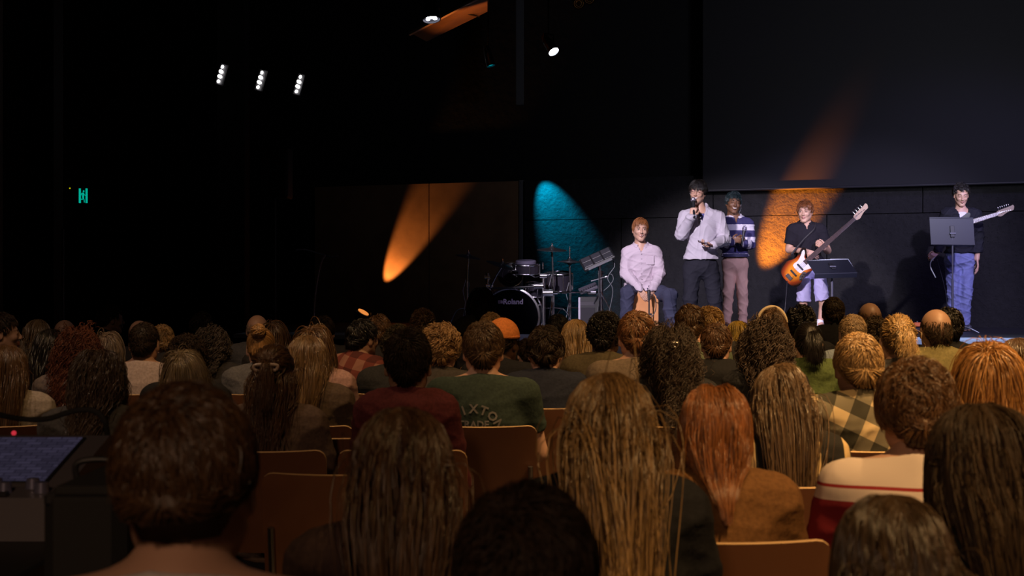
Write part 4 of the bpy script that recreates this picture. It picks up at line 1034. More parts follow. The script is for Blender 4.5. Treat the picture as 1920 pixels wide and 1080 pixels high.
mp.inputs['Scale'].default_value = (4.2, 6.2, 0); mp.inputs['Location'].default_value = (.25, 0, 0)
nt.links.new(tc.outputs['Object'], mp.inputs[0]); nt.links.new(mp.outputs[0], ln.inputs[0]); cr = nt.nodes.new('ShaderNodeValToRGB')
e = cr.color_ramp.elements; e[0].position = .45; e[0].color = (.85, .28, .02, 1); e[1].position = .97; e[1].color = (.015, .008, .006, 1); x = e.new(.75); x.color = (.35, .05, .01, 1)
nt.links.new(ln.outputs['Value'], cr.inputs[0]); nt.links.new(cr.outputs[0], b.inputs['Base Color'])
def guitar(name, body_c, head_t, face, length, label, bodym, strings, cat, bodyscale=1.0, pick=True, headm=None):
    """body_c: body centre, head_t: a point the neck runs to, face: outward normal of the front"""
    x = (Vector(head_t)-Vector(body_c)).normalized(); z = Vector(face); z = (z-x*z.dot(x)).normalized(); y = z.cross(x)
    r = gear(name, Vector(body_c), label, cat); r.rotation_mode = 'QUATERNION'; r.rotation_quaternion = basis(x, y, z, Vector((0, 0, 0))).to_quaternion(); I = Matrix.Identity(4)
    bs = bodyscale; poly = [(a*bs, c*bs) for a, c in smoothpoly(BASSBODY)]
    T = lambda z: Matrix.Translation((0, 0, z))
    bd = MB(); bd.prism(poly, .030, T(0)); bd.prism([(a*.965, c*.955) for a, c in poly], .040, T(0)); bd.build('body', bodym, r, angle=60)
    L = length
    if pick:
        pg = [(-.06, .07), (.02, .075), (.09, .10), (.13, .125), (.16, .12), (.14, .085), (.10, .05), (.10, -.04), (.115, -.085), (.09, -.10), (.05, -.085), (-.01, -.06), (-.06, -.05)]
        MB().prism([(a*bs, c*bs) for a, c in smoothpoly(pg, 3)], .004, T(.023)).build('pickguard', plain('pickguard_white', (.82, .78, .85), .3), r)
    for px_ in ((-.01, -.115) if pick else (.05, -.06)): MB().box((px_*bs, 0, .026), (.022, .10, .012), bev=.003).build('pickup', BLACK, r)
    MB().box((-.185*bs, 0, .026), (.045, .085, .010), bev=.002).build('bridge', CHROME, r)
    MB().prism([(-.09, -.075), (-.02, -.062), (0.0, -.09), (-.05, -.115), (-.10, -.13), (-.125, -.115)], .004, T(.0235)).build('control_plate', CHROME, r)
    for k in range(3): MB().lathe((-.035-.032*k, -.088-.010*k, .024), (0, 0, 1), [(0, 0), (.012, 0), (.010, .018), (0, .019)], 14).build('knob', BLACKM, r)
    n0, n1 = .08*bs, L-.20
    MB().add([(n0, -.030, .020), (n0, .030, .020), (n1, .021, .020), (n1, -.021, .020), (n0, -.028, -.005), (n0, .028, -.005), (n1, .018, .0), (n1, -.018, .0)], [(0, 3, 2, 1), (4, 5, 6, 7), (0, 1, 5, 4), (1, 2, 6, 5), (2, 3, 7, 6), (3, 0, 4, 7)]).build('neck', plain('maple', (.55, .33, .18), .35), r, smooth=False)
    MB().add([(n0-.02, -.030, .021), (n0-.02, .030, .021), (n1, .021, .021), (n1, -.021, .021), (n0-.02, -.030, .027), (n0-.02, .030, .027), (n1, .021, .026), (n1, -.021, .026)], [(3, 2, 1, 0), (4, 7, 6, 5), (0, 1, 5, 4), (1, 2, 6, 5), (2, 3, 7, 6), (3, 0, 4, 7)]).build('fretboard', plain('rosewood', (.07, .035, .03), .4), r, smooth=False)
    fr = MB(); pos = n1; sc_l = n1+.185*bs
    for k in range(1, 20):
        xx = n1-sc_l*(1-2**(-k/12))
        if xx > n0: fr.box((xx, 0, .0275), (.0018, .044, .001))
    fr.build('frets', CHROME, r, smooth=False)
    hp = [(0, -.022), (0, .022), (.03, .035), (.10, .040), (.17, .044), (.205, .050), (.215, .030), (.205, .005), (.19, -.012), (.15, -.012), (.10, -.022), (.05, -.040), (.02, -.036)]
    MB().prism([(n1+a, c) for a, c in smoothpoly(hp, 3)], .016, T(.008)).build('headstock', headm or plain('pale_maple', (.72, .50, .36), .4), r)
    for k in range(strings):
        xk = n1+.035+k*(.15/strings)
        MB().tube([(xk, .036, .004), (xk, .062, .004)], .005, 8).box((xk, .072, .004), (.020 if strings == 4 else .010, .018, .022 if strings == 4 else .010), bev=.003).build('tuner', CHROME, r)
        MB().lathe((xk, .012-.003*k, .014), (0, 0, 1), [(0, 0), (.006, 0), (.006, .014), (0, .014)], 8).build('string_post', CHROME, r)
        o = (k-(strings-1)/2)*(.014 if strings == 4 else .008)
        MB().tube([(-.185*bs, o*1.2, .034), (n1, o*.8, .030), (xk, .012-.003*k, .022)], .0012, 4).build('string', CHROME, r)
    return r

# ------------------------------------------------------------------ the five on stage
def performer(label, cx, d, J0, headrot, sk, hairst, hcname, top, pants, shoes, hands, smile=0, jaw=1.0, b=1.0, hseed=3, over=None, brow=(.02, .012, .01), nhair=2600, eyes='open', legcut=None):
    s = F/d; fy = 540+(EYE-STAGE)*s
    root = empty('person', ((cx-960)/s, d, STAGE), 0, label, 'person')
    g = lambda p: A(((p[0]-cx)/s, p[2] if len(p) > 2 else 0, (fy-p[1])/s))
    J = {k: g(v) for k, v in J0.items()}; R = headrot; hc = J['hed']; J['_s'] = s; J['_fy'] = fy
    parts = [snet(torso_prims(J, b)+arm_prims(J, 'L')+arm_prims(J, 'R')+leg_prims(J, 'L', t=.82*pants.get('w', 1))+leg_prims(J, 'R', t=.82*pants.get('w', 1))+[cone(J['nek']-A((0, 0, .03)), hc+R@A((0, .028, -.07)), .058, .053, .03)]+[cone(J['an'+q], J['to'+q], .040, .030, .03) for q in 'LR'], .010)+(0,)]
    hv, hq, hm_ = head_mesh(.0035, smile, jaw); R = R*1.06; parts.append((hc+hv@R.T, hq, hm_))
    for q, sp in hands.items(): parts.append(snet(hand(J['wr'+q], **sp), .0032)+(0,))
    V, Q, M = joinm(parts); hr, ht = HC[hcname]
    lipc = {'light': (.48, .22, .18), 'tan': (.40, .15, .12), 'brown': (.17, .07, .05)}[sk]
    body = mesh_obj('body', V, Q, [skin(sk), plain('scalp_'+str(hr), hr, .6), plain('lip_'+sk, lipc, .4)], root, M)
    hp = lambda x, y, z: tuple(hc+R@A((x, y, z)))
    for x in (-1, 1):
        if eyes == 'open':
            e = MB().ell(hp(x*.030, -.0805, .006), (.0105, .0125, .0055), Matrix(R.tolist())).build('eye', plain('eye_white', (.75, .72, .70), .2), root)
            MB().ell(hp(x*.030, -.0905, .006), (.0052, .003, .0052), Matrix(R.tolist())).build('iris', plain('iris_dark', (.03, .018, .012), .2), e)
        MB().tube([hp(x*.016, -.0905, .0125 if eyes == 'open' else .004), hp(x*.030, -.0935, .016 if eyes == 'open' else .009), hp(x*.045, -.083, .0105 if eyes == 'open' else .002)], .0022, 6).build('eyelid', plain('lash_dark', (.05, .025, .02), .6), root)
        MB().tube([hp(x*.012, -.090, .024), hp(x*.028, -.092, .031), hp(x*.050, -.074, .026)], [.0030, .0040, .0018], 6).build('eyebrow', plain('eyebrow_'+str(brow), brow, .8), root)
    if smile:
        w = .017+.006*smile; pts = [hp(w*t, -.0955+.012*t*t, -.0575-.0008+.004*t*t*smile) for t in np.linspace(-1, 1, 9)]
        MB().tube(pts, [.0022]+[.0056*smile+.0008]*7+[.0022], 8).build('teeth', plain('teeth_white', (.90, .88, .84), .25), root)
    # clothes
    t = top; infl = t.get('infl', .018)
    T = [inflate(p, infl) for p in torso_prims(J, b)]
    for q in 'LR': T += [inflate(p, t.get('arm', .016)) for p in (arm_prims(J, q) if t['sleeve'] == 'long' else arm_prims(J, q, t.get('cut', .62)))]
    T += [inflate(p, infl-.004) for q in 'LR' for p in [cone(J['hi'+q]+A((0, 0, .06)), J['hi'+q]+(J['kn'+q]-J['hi'+q])*.12, .088, .085, .05)]]
    T += t.get('extra', lambda J: [])(J)
    nk = J['nek']; dpt = t.get('dip', .45)
    hem = g((cx, t['hem']))[2]
    cuts = [lambda X, Y, Z: np.where(Z > nk[2]-.05, .066-np.sqrt((X-nk[0])**2+(Y-nk[1]+.012)**2), -.2),
            lambda X, Y, Z: (Z-(nk[2]+t.get('neckh', .035)+dpt*(Y-nk[1])))*.7, ((0, 0, -1), (0, 0, hem))]
    if t.get('vee'): cuts.append(lambda X, Y, Z: np.where((Y < nk[1]-.02) & (Z > nk[2]-t['vee']), np.minimum((Z-(nk[2]-t['vee']))*.32-np.abs(X-nk[0]), .02), -.2))
    V, Q = snet(T, .0072, cuts); V = wrinkle(V, Q, t.get('wr', .004)*.65, hseed)
    mi = t['mi'](V[Q].mean(1), J) if 'mi' in t else None
    topo = mesh_obj(t['name'], V, Q, t['mat'], root, mi)
    pf = pants; P = [inflate(p, pf.get('infl', .016)) for p in torso_prims(J, b)[:1]]
    for q in 'LR':
        hi, kn, an = J['hi'+q], J['kn'+q], J['an'+q]; w = pf.get('w', 1.0)
        if pf.get('short'): P += [cone(hi, hi+(kn-hi)*pf['short'], .090*w, .094*w, .015, True)]
        else: P += [cone(hi, kn, .096*w, .078*w, .03), cone(kn, an+A((0, 0, -.02)), .078*w, .070*w*pf.get('flare', 1), .02, True)]
    V, Q = snet(P, .008, [((0, 0, 1), (0, 0, J['pel'][2]+.12))]); V = wrinkle(V, Q, pf.get('wr', .006)*1.05, hseed+7, 17)
    po = mesh_obj(pf.get('name', 'trousers'), V, Q, pf['mat'], root)
    for q in 'LR':
        an, to = J['an'+q], J['to'+q]; dz = A((0, 0, 1.0))
        V, Q = snet([cone(an+A((0, .02, -.035)), to+A((0, 0, .012)), .045, .036, .02), cone(an+A((0, 0, .0)), an+A((0, 0, .03)), .046, .044, .02)], .007, [((0, 0, -1), (0, 0, .004))])
        mesh_obj('shoe', V, Q, shoes, root)
    st = dict(STY[hairst]); st.update(over or {}); st['n'] = nhair
    Pth, sh = grow(hc, R, st, hseed, colliders({k: v for k, v in J.items() if k[0] != '_'}))
    hair = strand_mesh('hair', Pth, sh, .0016*st['rad'], hair_mat(hr, ht), root)
    return root, J, topo, hp, hair, g

def collar(root, J, m, w=.062, h=.04, open_=.10, name='collar', parent=None, up=0):
    """folded or standing shirt collar as a bent band around the neck, open at the front"""
    nk = J['nek']; n = 28; vs = []; fs = []
    for i in range(n+1):
        a = -math.pi/2+open_*3+(2*math.pi-open_*6)*i/n; fr = abs(math.sin((a+math.pi/2)/2))  # 0 at front, 1 at back
        for (rr, z) in ((w, -.012), (w+.004, h*.7), (w+.012, h*.75), (w+.030-up, -.012+up*1.6), (w+.025-up, -.018+up*1.5), (w+.008, h*.55)):
            zz = z+.028*fr+.005; vs.append(nk+A((math.cos(a)*rr*1.05, math.sin(a)*rr-.008, zz-.030*(1-fr))))
    k = 6
    for i in range(n):
        for j in range(k): fs.append((i*k+j, i*k+(j+1) % k, (i+1)*k+(j+1) % k, (i+1)*k+j))
    b = MB().add(vs, fs+[tuple(range(k)), tuple(range(n*k+k-1, n*k-1, -1))]); return b.build(name, m, parent or root, angle=60)

def microphone(tail, tip, label, parent=None):
    t, p = Vector(tail), Vector(tip); ax = (p-t).normalized(); L = (p-t).length
    r = empty('microphone', t, 0, label, 'microphone')
    MB().lathe(Vector(), ax, [(0, 0), (.011, 0), (.012, .02), (.017, L-.075), (.021, L-.055), (.021, L-.05), (0, L-.05)], 18).build('handle', BLACKM, r)
    MB().lathe(Vector(), ax, [(0, L-.05), (.022, L-.05), (.027, L-.032), (.0275, L-.020), (.022, L-.004), (.010, L), (0, L)], 20).build('grille', plain('mic_grille', (.30, .27, .36), .4, .5), r)
    MB().ring(ax*(L-.032), ax, .027, .0025, 24, 6).build('ring', CHROME, r); return r
def Wl(root, p): return root.location+Vector(p)

# 1 presenter in the lilac quarter-zip sweater
KNIT = mat('grey_lilac_knit', (.56, .52, .60), .95, bump=(120, .3, .003), spec=.1)
CHARC = mat('charcoal_cotton', (.020, .020, .030), .85, bump=(30, .4, .01), spec=.2)
J0 = dict(pel=(1314, 500), wai=(1315, 468), che=(1315, 428), nek=(1314, 395, -.0), hed=(1307.5, 361.5, -.035),
          shL=(1285, 407), shR=(1347, 409, 0), elL=(1275.5, 441, -.10), elR=(1358, 450, -.03), wrL=(1291, 408, -.27), wrR=(1331, 461, -.26),
          hiL=(1298, 505), hiR=(1331, 505), knL=(1294, 560, -.04), knR=(1340, 562, -.02), anL=(1293, 616, 0), anR=(1342, 616, .02), toL=(1290, 623, -.15), toR=(1346, 623, -.13))
def kn_extra(J):
    nk = J['nek']; return [cone(nk+A((0, .03, -.02)), nk+A((0, .02, .045)), .085, .078, .03), ell(J['wai']+A((0, 0, -.09)), (.185, .135, .06), .05)]
r, J, topo, hp, hair, g = performer('person in lilac grey quarter zip sweater and dark trousers speaking into a microphone', 1318, 15.9, J0, rot(-.38, .05, .07), 'light', 'messy', 'black',
    dict(name='sweater', mat=KNIT, sleeve='long', hem=487, infl=.026, arm=.026, extra=kn_extra, neckh=.075, dip=.45, vee=.13, wr=.010), dict(mat=CHARC, w=1.08, infl=.02), mat('brown_shoe', (.08, .045, .03), .5),
    {'L': dict(d=(.30, .15, .95), n=(.25, .95, -.1), s=-1, curl=[1.25, 1.3, 1.35, 1.4], thumb=1.2), 'R': dict(d=(-.93, -.30, -.12), n=(.0, -.15, 1), s=-1, curl=.75, thumb=.9)},
    smile=1.0, b=1.0, hseed=11, eyes='shut', over=dict(part='crown', L=.10, sweep=.25), nhair=3000)
collar(r, J, KNIT, w=.070, h=.055, open_=.20, up=.012)
V, Q = snet([inflate(p, .008) for p in torso_prims(J)[2:3]]+[cone(J['nek']+A((0, -.005, -.11)), J['nek']+A((0, .01, -.005)), .085, .064, .03)], .008, [lambda X, Y, Z: (Z-(J['nek'][2]+.012+.6*(Y-J['nek'][1])))])
mesh_obj('undershirt', V, Q, plain('blue_undershirt', (.10, .10, .26), .9), r)
fr = MB()
for x in (-1, 1):
    c = Vector(hp(x*.031, -.099, .004)); u = Vector(hp(1, 0, 0))-Vector(hp(0, 0, 0)); w = Vector(hp(0, 0, 1))-Vector(hp(0, 0, 0))
    fr.tube([c+u*.022*math.cos(a)+w*.019*math.sin(a) for a in np.linspace(0, 6.283, 25)], .0014, 6)
    fr.tube([hp(x*.053, -.097, .008), hp(x*.078, -.06, .010), hp(x*.082, .01, .006)], .0015, 6)
fr.tube([hp(-.009, -.101, .007), hp(0, -.106, .010), hp(.009, -.101, .007)], .0014, 6).build('glasses', plain('rose_frame', (.40, .20, .22), .3, .6), r)
e1 = A(hp(-.01, -.125, -.068)); tl = J['wrL']+A((.025, -.055, .035))
microphone(Wl(r, tl+A((-.004, .0, -.055))), Wl(r, A(hp(-.012, -.128, -.060))), 'dark microphone with violet grille held to the mouth of the sweater speaker')
ph = Wl(r, J['wrR']+A((-.10, -.065, .022))); t = empty('phone', ph, 0, 'dark phone lying in the lowered hand of the sweater speaker', 'phone')
Rm = Matrix.Rotation(.25, 3, 'X') @ Matrix.Rotation(.25, 3, 'Y')
MB().box((0, 0, 0), (.155, .075, .009), R=Rm, bev=.003).build('case', plain('phone_case', (.07, .025, .03), .4), t); MB().box(Rm @ Vector((0, 0, .005)), (.145, .068, .001), R=Rm).build('screen', plain('phone_glass', (.02, .02, .03), .1), t)

# 2 singer in the striped rugby shirt
NAVY = mat('navy_jersey', (.05, .045, .125), .9, spec=.2); OFFW = mat('white_jersey', (.66, .62, .68), .9, spec=.2); TAN = mat('tan_chino', (.60, .37, .28), .85, bump=(40, .3, .008), spec=.2)
J0 = dict(pel=(1378, 494), wai=(1378, 465), che=(1379, 434), nek=(1378, 408), hed=(1374.5, 382, -.03), shL=(1355, 421), shR=(1403, 421), elL=(1356, 460, -.02), elR=(1406, 459, -.05),
          wrL=(1366, 455, -.24), wrR=(1391, 458, -.24), hiL=(1367, 497), hiR=(1390, 497), knL=(1365, 550, -.03), knR=(1391, 550, -.03), anL=(1362, 606), anR=(1393, 606), toL=(1359, 616, -.14), toR=(1396, 616, -.14))
def rugby(c, J):
    z = c[:, 2]; s = J['_s']; fy = J['_fy']; py = fy-z*s
    b = np.array([0, 418, 428, 443, 458, 474, 900]); v = np.array([1, 0, 1, 0, 1, 0])  # shoulders blue, bands down the chest
    bands = [(0, 406, 1), (406, 421, 0), (421, 432.5, 1), (432.5, 444.5, 0), (444.5, 455, 1), (455, 475.5, 0), (475.5, 900, 1)]
    mi = np.zeros(len(c), int)
    for a, e, k in bands: mi[(py >= a) & (py < e)] = k
    m = (c[:, 1] < -.13) & (py > 446) & (np.abs(c[:, 0]-J['che'][0]) > .02)
    t = np.abs(c[:, 0]-J['che'][0]); mi[m] = ((t[m] % .11) < .055).astype(int)
    return mi
r, J, topo, hp, hair, g = performer('person in navy and white striped rugby shirt smiling behind the speaker', 1380, 17.2, J0, rot(.06, .0, .10), 'brown', 'messy', 'teal',
    dict(name='rugby_shirt', mat=[NAVY, OFFW], mi=rugby, sleeve='long', hem=480, infl=.020, arm=.020, neckh=.03, vee=.08, wr=.008), dict(mat=TAN, w=.86, infl=.012, flare=.9), mat('dark_shoe', (.03, .025, .03), .5),
    {'L': dict(d=(.85, -.2, .35), n=(.15, .9, .1), s=1, curl=1.2, thumb=1.0), 'R': dict(d=(-.80, -.25, .45), n=(-.1, .9, .2), s=-1, curl=1.25, thumb=1.0)},
    smile=1.0, b=.92, hseed=21, eyes='shut', over=dict(part='crown', L=.085, sweep=-.5, Lfade=.25), nhair=2600)
collar(r, J, OFFW, w=.064, h=.035, open_=.13)
MB().lathe(tuple(J['pel']+A((0, 0, .095))), (0, 0, 1), [(.150, -.018), (.163, -.018), (.163, .018), (.150, .018), (.150, -.018)], 36, False).build('belt', plain('navy_belt', (.04, .04, .10), .6), r)
MB().tube([tuple(J['che']+A((.075, -.142, .062))), tuple(J['che']+A((.083, -.143, .050))), tuple(J['che']+A((.097, -.141, .068)))], .003, 6).build('chest_emblem', NAVY, topo)
for x in (1,): MB().ell(hp(x*.086, .0, -.004), (.007, .007, .009)).tube(spline([hp(.086, .0, -.01), hp(.094, .01, -.05), hp(.082, .03, -.10), tuple(J['nek']+A((.06, .06, -.01)))], 4), .0018, 6).build('earpiece', WHITE, r)
microphone(Wl(r, J['wrR']+A((-.055, -.085, -.02))), Wl(r, A(g((1389, 427, -.30)))), 'dark microphone held upright before the striped rugby shirt')

# 3 seated percussionist
LIL = mat('lilac_linen', (.60, .50, .58), .9, bump=(70, .35, .005), spec=.2); DENIM = mat('dark_denim', (.045, .048, .085), .85, bump=(50, .35, .006), spec=.2)
J0 = dict(pel=(1204, 543, .12), wai=(1204, 520, .08), che=(1203, 490, .04), nek=(1201, 461, 0), hed=(1200, 431.5, -.04), shL=(1178, 474), shR=(1228, 474), elL=(1172, 512, -.03), elR=(1237, 513, -.03),
          wrL=(1196, 541, -.20), wrR=(1221, 541, -.20), hiL=(1190, 545, .08), hiR=(1218, 545, .08), knL=(1172, 550, -.30), knR=(1250, 553, -.28), anL=(1171, 612, -.22), anR=(1256, 612, -.20), toL=(1166, 620, -.36), toR=(1262, 620, -.34))
r, J, topo, hp, hair, g = performer('person in pale lilac button shirt sitting on the wooden box drum', 1203, 16.0, J0, rot(.04, .04, .02), 'light', 'short', 'ginger',
    dict(name='shirt', mat=LIL, sleeve='long', hem=545, infl=.024, arm=.022, neckh=.03, vee=.09, wr=.010), dict(mat=DENIM, w=1.05, infl=.02, wr=.008), mat('brown_boot', (.10, .055, .03), .5),
    {'L': dict(d=(.45, -.30, -.80), n=(.5, .8, 0), s=-1, curl=.5, thumb=.6), 'R': dict(d=(-.45, -.30, -.80), n=(-.5, .8, 0), s=1, curl=.55, thumb=.6)},
    smile=.35, hseed=31, over=dict(L=.07, sweep=-.3), nhair=2600, brow=(.10, .05, .025))
collar(r, J, LIL, w=.066, h=.032, open_=.16)
pl = MB()
nk = J['nek']
for k in range(7): pl.lathe(tuple(A((nk[0], 0, nk[2]-.09-.055*k))+A((0, J['che'][1]-.150+.004*k, 0))), (0, -1, 0), [(0, 0), (.006, 0), (.005, .003), (0, .003)], 8)
pl.build('button', plain('button_pale', (.5, .42, .5), .4), topo)
MB().box(tuple(J['che']+A((.085, -.137, .01))), (.09, .006, .10), bev=.002).build('pocket', LIL, topo)

# 4 bass player
BLK = mat('black_polo_fabric', (.016, .014, .020), .9, bump=(40, .3, .006), spec=.2); LSH = mat('lavender_shorts', (.60, .56, .92), .9, bump=(30, .3, .01), spec=.2)
J0 = dict(pel=(1520, 502, .0), wai=(1514, 476, .0), che=(1512, 447, 0), nek=(1510, 420, 0), hed=(1508.5, 398, -.03), shL=(1486, 432), shR=(1539, 432), elL=(1480, 468, .02), elR=(1551, 470, -.02),
          wrL=(1505, 472, -.22), wrR=(1537, 467, -.24), hiL=(1508, 508), hiR=(1536, 508), knL=(1506, 570, -.02), knR=(1542, 568, -.03), anL=(1518, 608, .0), anR=(1537, 608, -.02), toL=(1513, 617, -.12), toR=(1539, 617, -.15))
r, J, topo, hp, hair, g = performer('person in black polo and lavender shorts playing the sunburst bass', 1512, 17.1, J0, rot(-.42, .06, .0), 'light', 'messy', 'auburn',
    dict(name='polo_shirt', mat=BLK, sleeve='short', hem=508, infl=.020, arm=.024, cut=.72, neckh=.03, vee=.07, wr=.006), dict(mat=LSH, w=.90, infl=.018, short=.93, name='shorts'), WHITE,
    {'L': dict(d=(.80, -.10, -.35), n=(.15, .95, -.1), s=-1, curl=.45, thumb=.5), 'R': dict(d=(-.55, -.35, .45), n=(-.25, .95, .1), s=-1, curl=1.2, thumb=1.0)},
    smile=0, b=.97, hseed=41, over=dict(part='fwd', L=.08, off=(.08, .30), Lfade=.5), nhair=2600, brow=(.06, .025, .02))
collar(r, J, BLK, w=.064, h=.03, open_=.14)
MB().ell(hp(.087, .0, -.004), (.008, .008, .010)).build('earpiece', BLACK, r)
fc = Vector((.10, -1, .12)).normalized()
bc = g((1494, 500, -.23)); ht = g((1606, 396.5, -.38)); bcw, htw = Wl(r, bc), Wl(r, ht)
BG = guitar('bass_guitar', bcw, htw, fc, (htw-bcw).length+.05, 'sunburst electric bass with white pickguard and pale headstock', SUN, 4, 'guitar')
stp = spline([tuple(bc+A((-.10, .06, .14))), tuple(J['che']+A((-.06, -.135, -.02))), tuple(J['che']+A((.06, -.130, .10))), tuple(J['shR']+A((-.07, -.03, .085))), tuple(J['shR']+A((-.06, .09, .04)))], 6)
MB().tube([Wl(r, p) for p in stp], .012, 6).build('strap', plain('strap_black', (.02, .018, .022), .6), None)
so = bpy.data.objects['strap']; tag(so, 'black guitar strap over the shoulder of the bass player', 'strap')
cb = MB().tube(spline([bcw+Vector((-.16, 0, -.17)), bcw+Vector((-.17, .02, -.35)), bcw+Vector((-.19, .02, -.6)), Vector((bcw.x-.2, bcw.y, STAGE+.012)), Vector((bcw.x-.5, bcw.y+.2, STAGE+.012))], 6), .005, 6).build('instrument_cable', BLACKM)
tag(cb, 'thin cable dropping from the sunburst bass to the stage', 'cable')

# 5 guitarist behind the upright stand
JKT = mat('black_jacket_fabric', (.012, .012, .018), .85, bump=(30, .4, .01), spec=.25); JEAN = mat('blue_denim', (.17, .19, .38), .85, noise=(9, (.22, .25, .48), 4), bump=(50, .35, .006), spec=.2)
J0 = dict(pel=(1799, 484, .0), wai=(1800, 455, .0), che=(1801, 423, 0), nek=(1801, 393, 0), hed=(1800, 366.5, -.05), shL=(1774, 404), shR=(1829, 404), elL=(1766, 441, .02), elR=(1836, 443, .03),
          wrL=(1752, 473, -.14), wrR=(1829, 486, -.06), hiL=(1787, 489), hiR=(1812, 489), knL=(1786, 550, -.03), knR=(1808, 551, -.05), anL=(1790, 607, .0), anR=(1804, 607, -.02), toL=(1800, 615.5, -.20), toR=(1812, 615.5, -.10))
r, J, topo, hp, hair, g = performer('person in black jacket and blue jeans standing behind the upright music stand', 1800, 17.5, J0, rot(-.12, .32, .0), 'light', 'messy', 'black',
    dict(name='jacket', mat=JKT, sleeve='long', hem=474, infl=.030, arm=.028, neckh=.04, vee=.22, wr=.011), dict(mat=JEAN, w=1.06, infl=.02, flare=1.15, wr=.008), mat('black_white_shoe', (.05, .05, .06), .5),
    {'L': dict(d=(-.75, -.35, -.45), n=(.2, .8, -.5), s=-1, curl=.85, thumb=.9), 'R': dict(d=(.05, -.25, -.95), n=(-.9, .3, 0), s=1, curl=.35, thumb=.4)},
    smile=0, hseed=51, over=dict(L=.075, Lfade=.2, off=(.10, .38), hl=.012, lift=.9, curl=(.004, .05), K=9), nhair=2600, eyes='shut')
V, Q = snet([inflate(p, .010) for p in torso_prims(J)[1:3]]+[cone(J['nek']+A((0, -.005, -.12)), J['nek']+A((0, .01, -.0)), .085, .066, .03)], .008, [lambda X, Y, Z: (Z-(J['nek'][2]+.015+.6*(Y-J['nek'][1])))])
mesh_obj('tshirt', V, Q, plain('white_tee', (.72, .68, .78), .9), r)
for k in range(3):
    MB().tube([tuple(J['toL']+A((-.055, .06+.022*k, .055+.006*k))), tuple(J['toL']+A((-.0, .045+.022*k, .075+.006*k)))], .006, 6).build('shoe_stripe', WHITE, r)
ht = g((1884, 394, -.36)); bc = g((1798, 418, -.22)); bcw, htw = Wl(r, bc), Wl(r, ht)
guitar('electric_guitar', Wl(r, g((1790, 424, -.23))), htw, Vector((.05, -1, .1)), (htw-Wl(r, g((1790, 424, -.23)))).length-.02, 'dark electric guitar whose pale neck points right from behind the stand', plain('dark_lacquer', (.02, .02, .03), .2), 6, 'guitar', .80, False, plain('grey_headstock', (.22, .16, .12), .6))
w_ = g((1740, 486, -.26)); sp = [g((1741, 483, -.26)), g((1733, 492, -.27)), g((1733, 503, -.27)), g((1738, 513, -.27)), g((1742, 521, -.27))]
cbl = MB().tube([Wl(r, p) for p in spline([tuple(p) for p in sp], 5)], .007, 6).build('cable_end', plain('pale_cord', (.55, .60, .50), .5)); tag(cbl, 'short pale cord dangling from the hand of the guitarist', 'cable')
cbl = MB().tube([Wl(r, p) for p in spline([tuple(g(q)) for q in ((1746, 487, -.25), (1753, 505, -.2), (1762, 530, -.15), (1770, 560, -.1))]+[(J['anL'][0]-.1, -.1, .012)], 5)], .004, 6).build('instrument_cable', BLACKM); tag(cbl, 'black cable hanging from the hand of the guitarist toward the floor', 'cable')

# pedals and small things on the stage floor
p = W(1717, 612, 17.0); t = empty('effects_pedal', (p.x, 17.0, STAGE), 0, 'orange effects pedal on a board beside the guitarist', 'pedal')
MB().box((.01, 0, .095), (.085, .12, .05), bev=.006).build('case', plain('pedal_orange', (.85, .20, .06), .4), t); MB().lathe((.01, -.03, .12), (0, 0, 1), [(0, 0), (.012, 0), (.012, .015), (0, .018)], 12).build('footswitch', CHROME, t)
t2 = tag(MB().box((p.x-.01, 17.0, STAGE+.035), (.42, .26, .05), bev=.006).build('pedal_board', BLACKM), 'flat black pedal board on the stage floor', 'pedal board')
t = empty('effects_pedal', (p.x-.11, 17.0, STAGE), 0, 'small white effects pedal left of the orange pedal', 'pedal')
MB().box((0, 0, .082), (.06, .10, .035), bev=.005).build('case', WHITE, t); MB().lathe((0, -.03, .10), (0, 0, 1), [(0, 0), (.010, 0), (.010, .02), (0, .022)], 12).build('footswitch', CHROME, t)

# ------------------------------------------------------------------ the audience
c_ = cloth
BK, NV, CH = c_((.012, .012, .014)), c_((.015, .018, .032)), c_((.035, .033, .035))
L_ = listener
# nearest, left to right
L_(352, 714, 1.76, 'short', 'brown', 'tshirt', c_((.48, .44, .42)), 'person with short brown hair and white top nearest the camera beside the mixing desk', hw=1.0, tilt=.05, sk='tan', over=dict(L=.07, Lfade=.2, hl=.035), nn=6500)
L_(985, 905, 1.62, 'short', 'dark', 'hoodie', BK, 'person with short dark hair lowest at the bottom centre of the crowd', hw=1.05, over=dict(L=.06), nn=5500)
L_(757, 748, 2.46, 'long', 'brown', 'sweater', c_((.05, .03, .025)), 'person with long straight brown hair behind the maroon hoodie', hw=1.04, broad=False, nn=6000, over=dict(L=.62), hcol=((.05, .026, .014), (.15, .085, .045)))
L_(1138, 686, 2.85, 'long', 'balayage', 'sweater', BK, 'person with very long blond streaked hair spreading over dark top, centre front', broad=False, nn=8000, over=dict(L=.66, off=(.04, .24), per=26, wander=.05, px=.15), hcol=((.075, .042, .018), (.55, .34, .14)))  # dyed roots, darkened further to carry the shade inside the hair
L_(1668, 908, 1.95, 'long', 'mid', 'sweater', BK, 'person with smooth dark brown hair low in front of the red and white jersey', broad=False, nn=5500, hcol=((.06, .036, .018), (.08, .05, .026)))
L_(1838, 742, 2.46, 'long', 'dark', 'sweater', BK, 'person with long wavy dark hair at the bottom right corner', broad=False, hw=1.08, nn=6000, hcol=((.04, .024, .013), (.055, .034, .018)))
JER = stripes((.62, .52, .45), (.30, .03, .03), .11, .35)
_n = JER.node_tree; _r = _n.nodes.new('ShaderNodeValToRGB'); _r.color_ramp.interpolation = 'CONSTANT'; _e = _r.color_ramp.elements
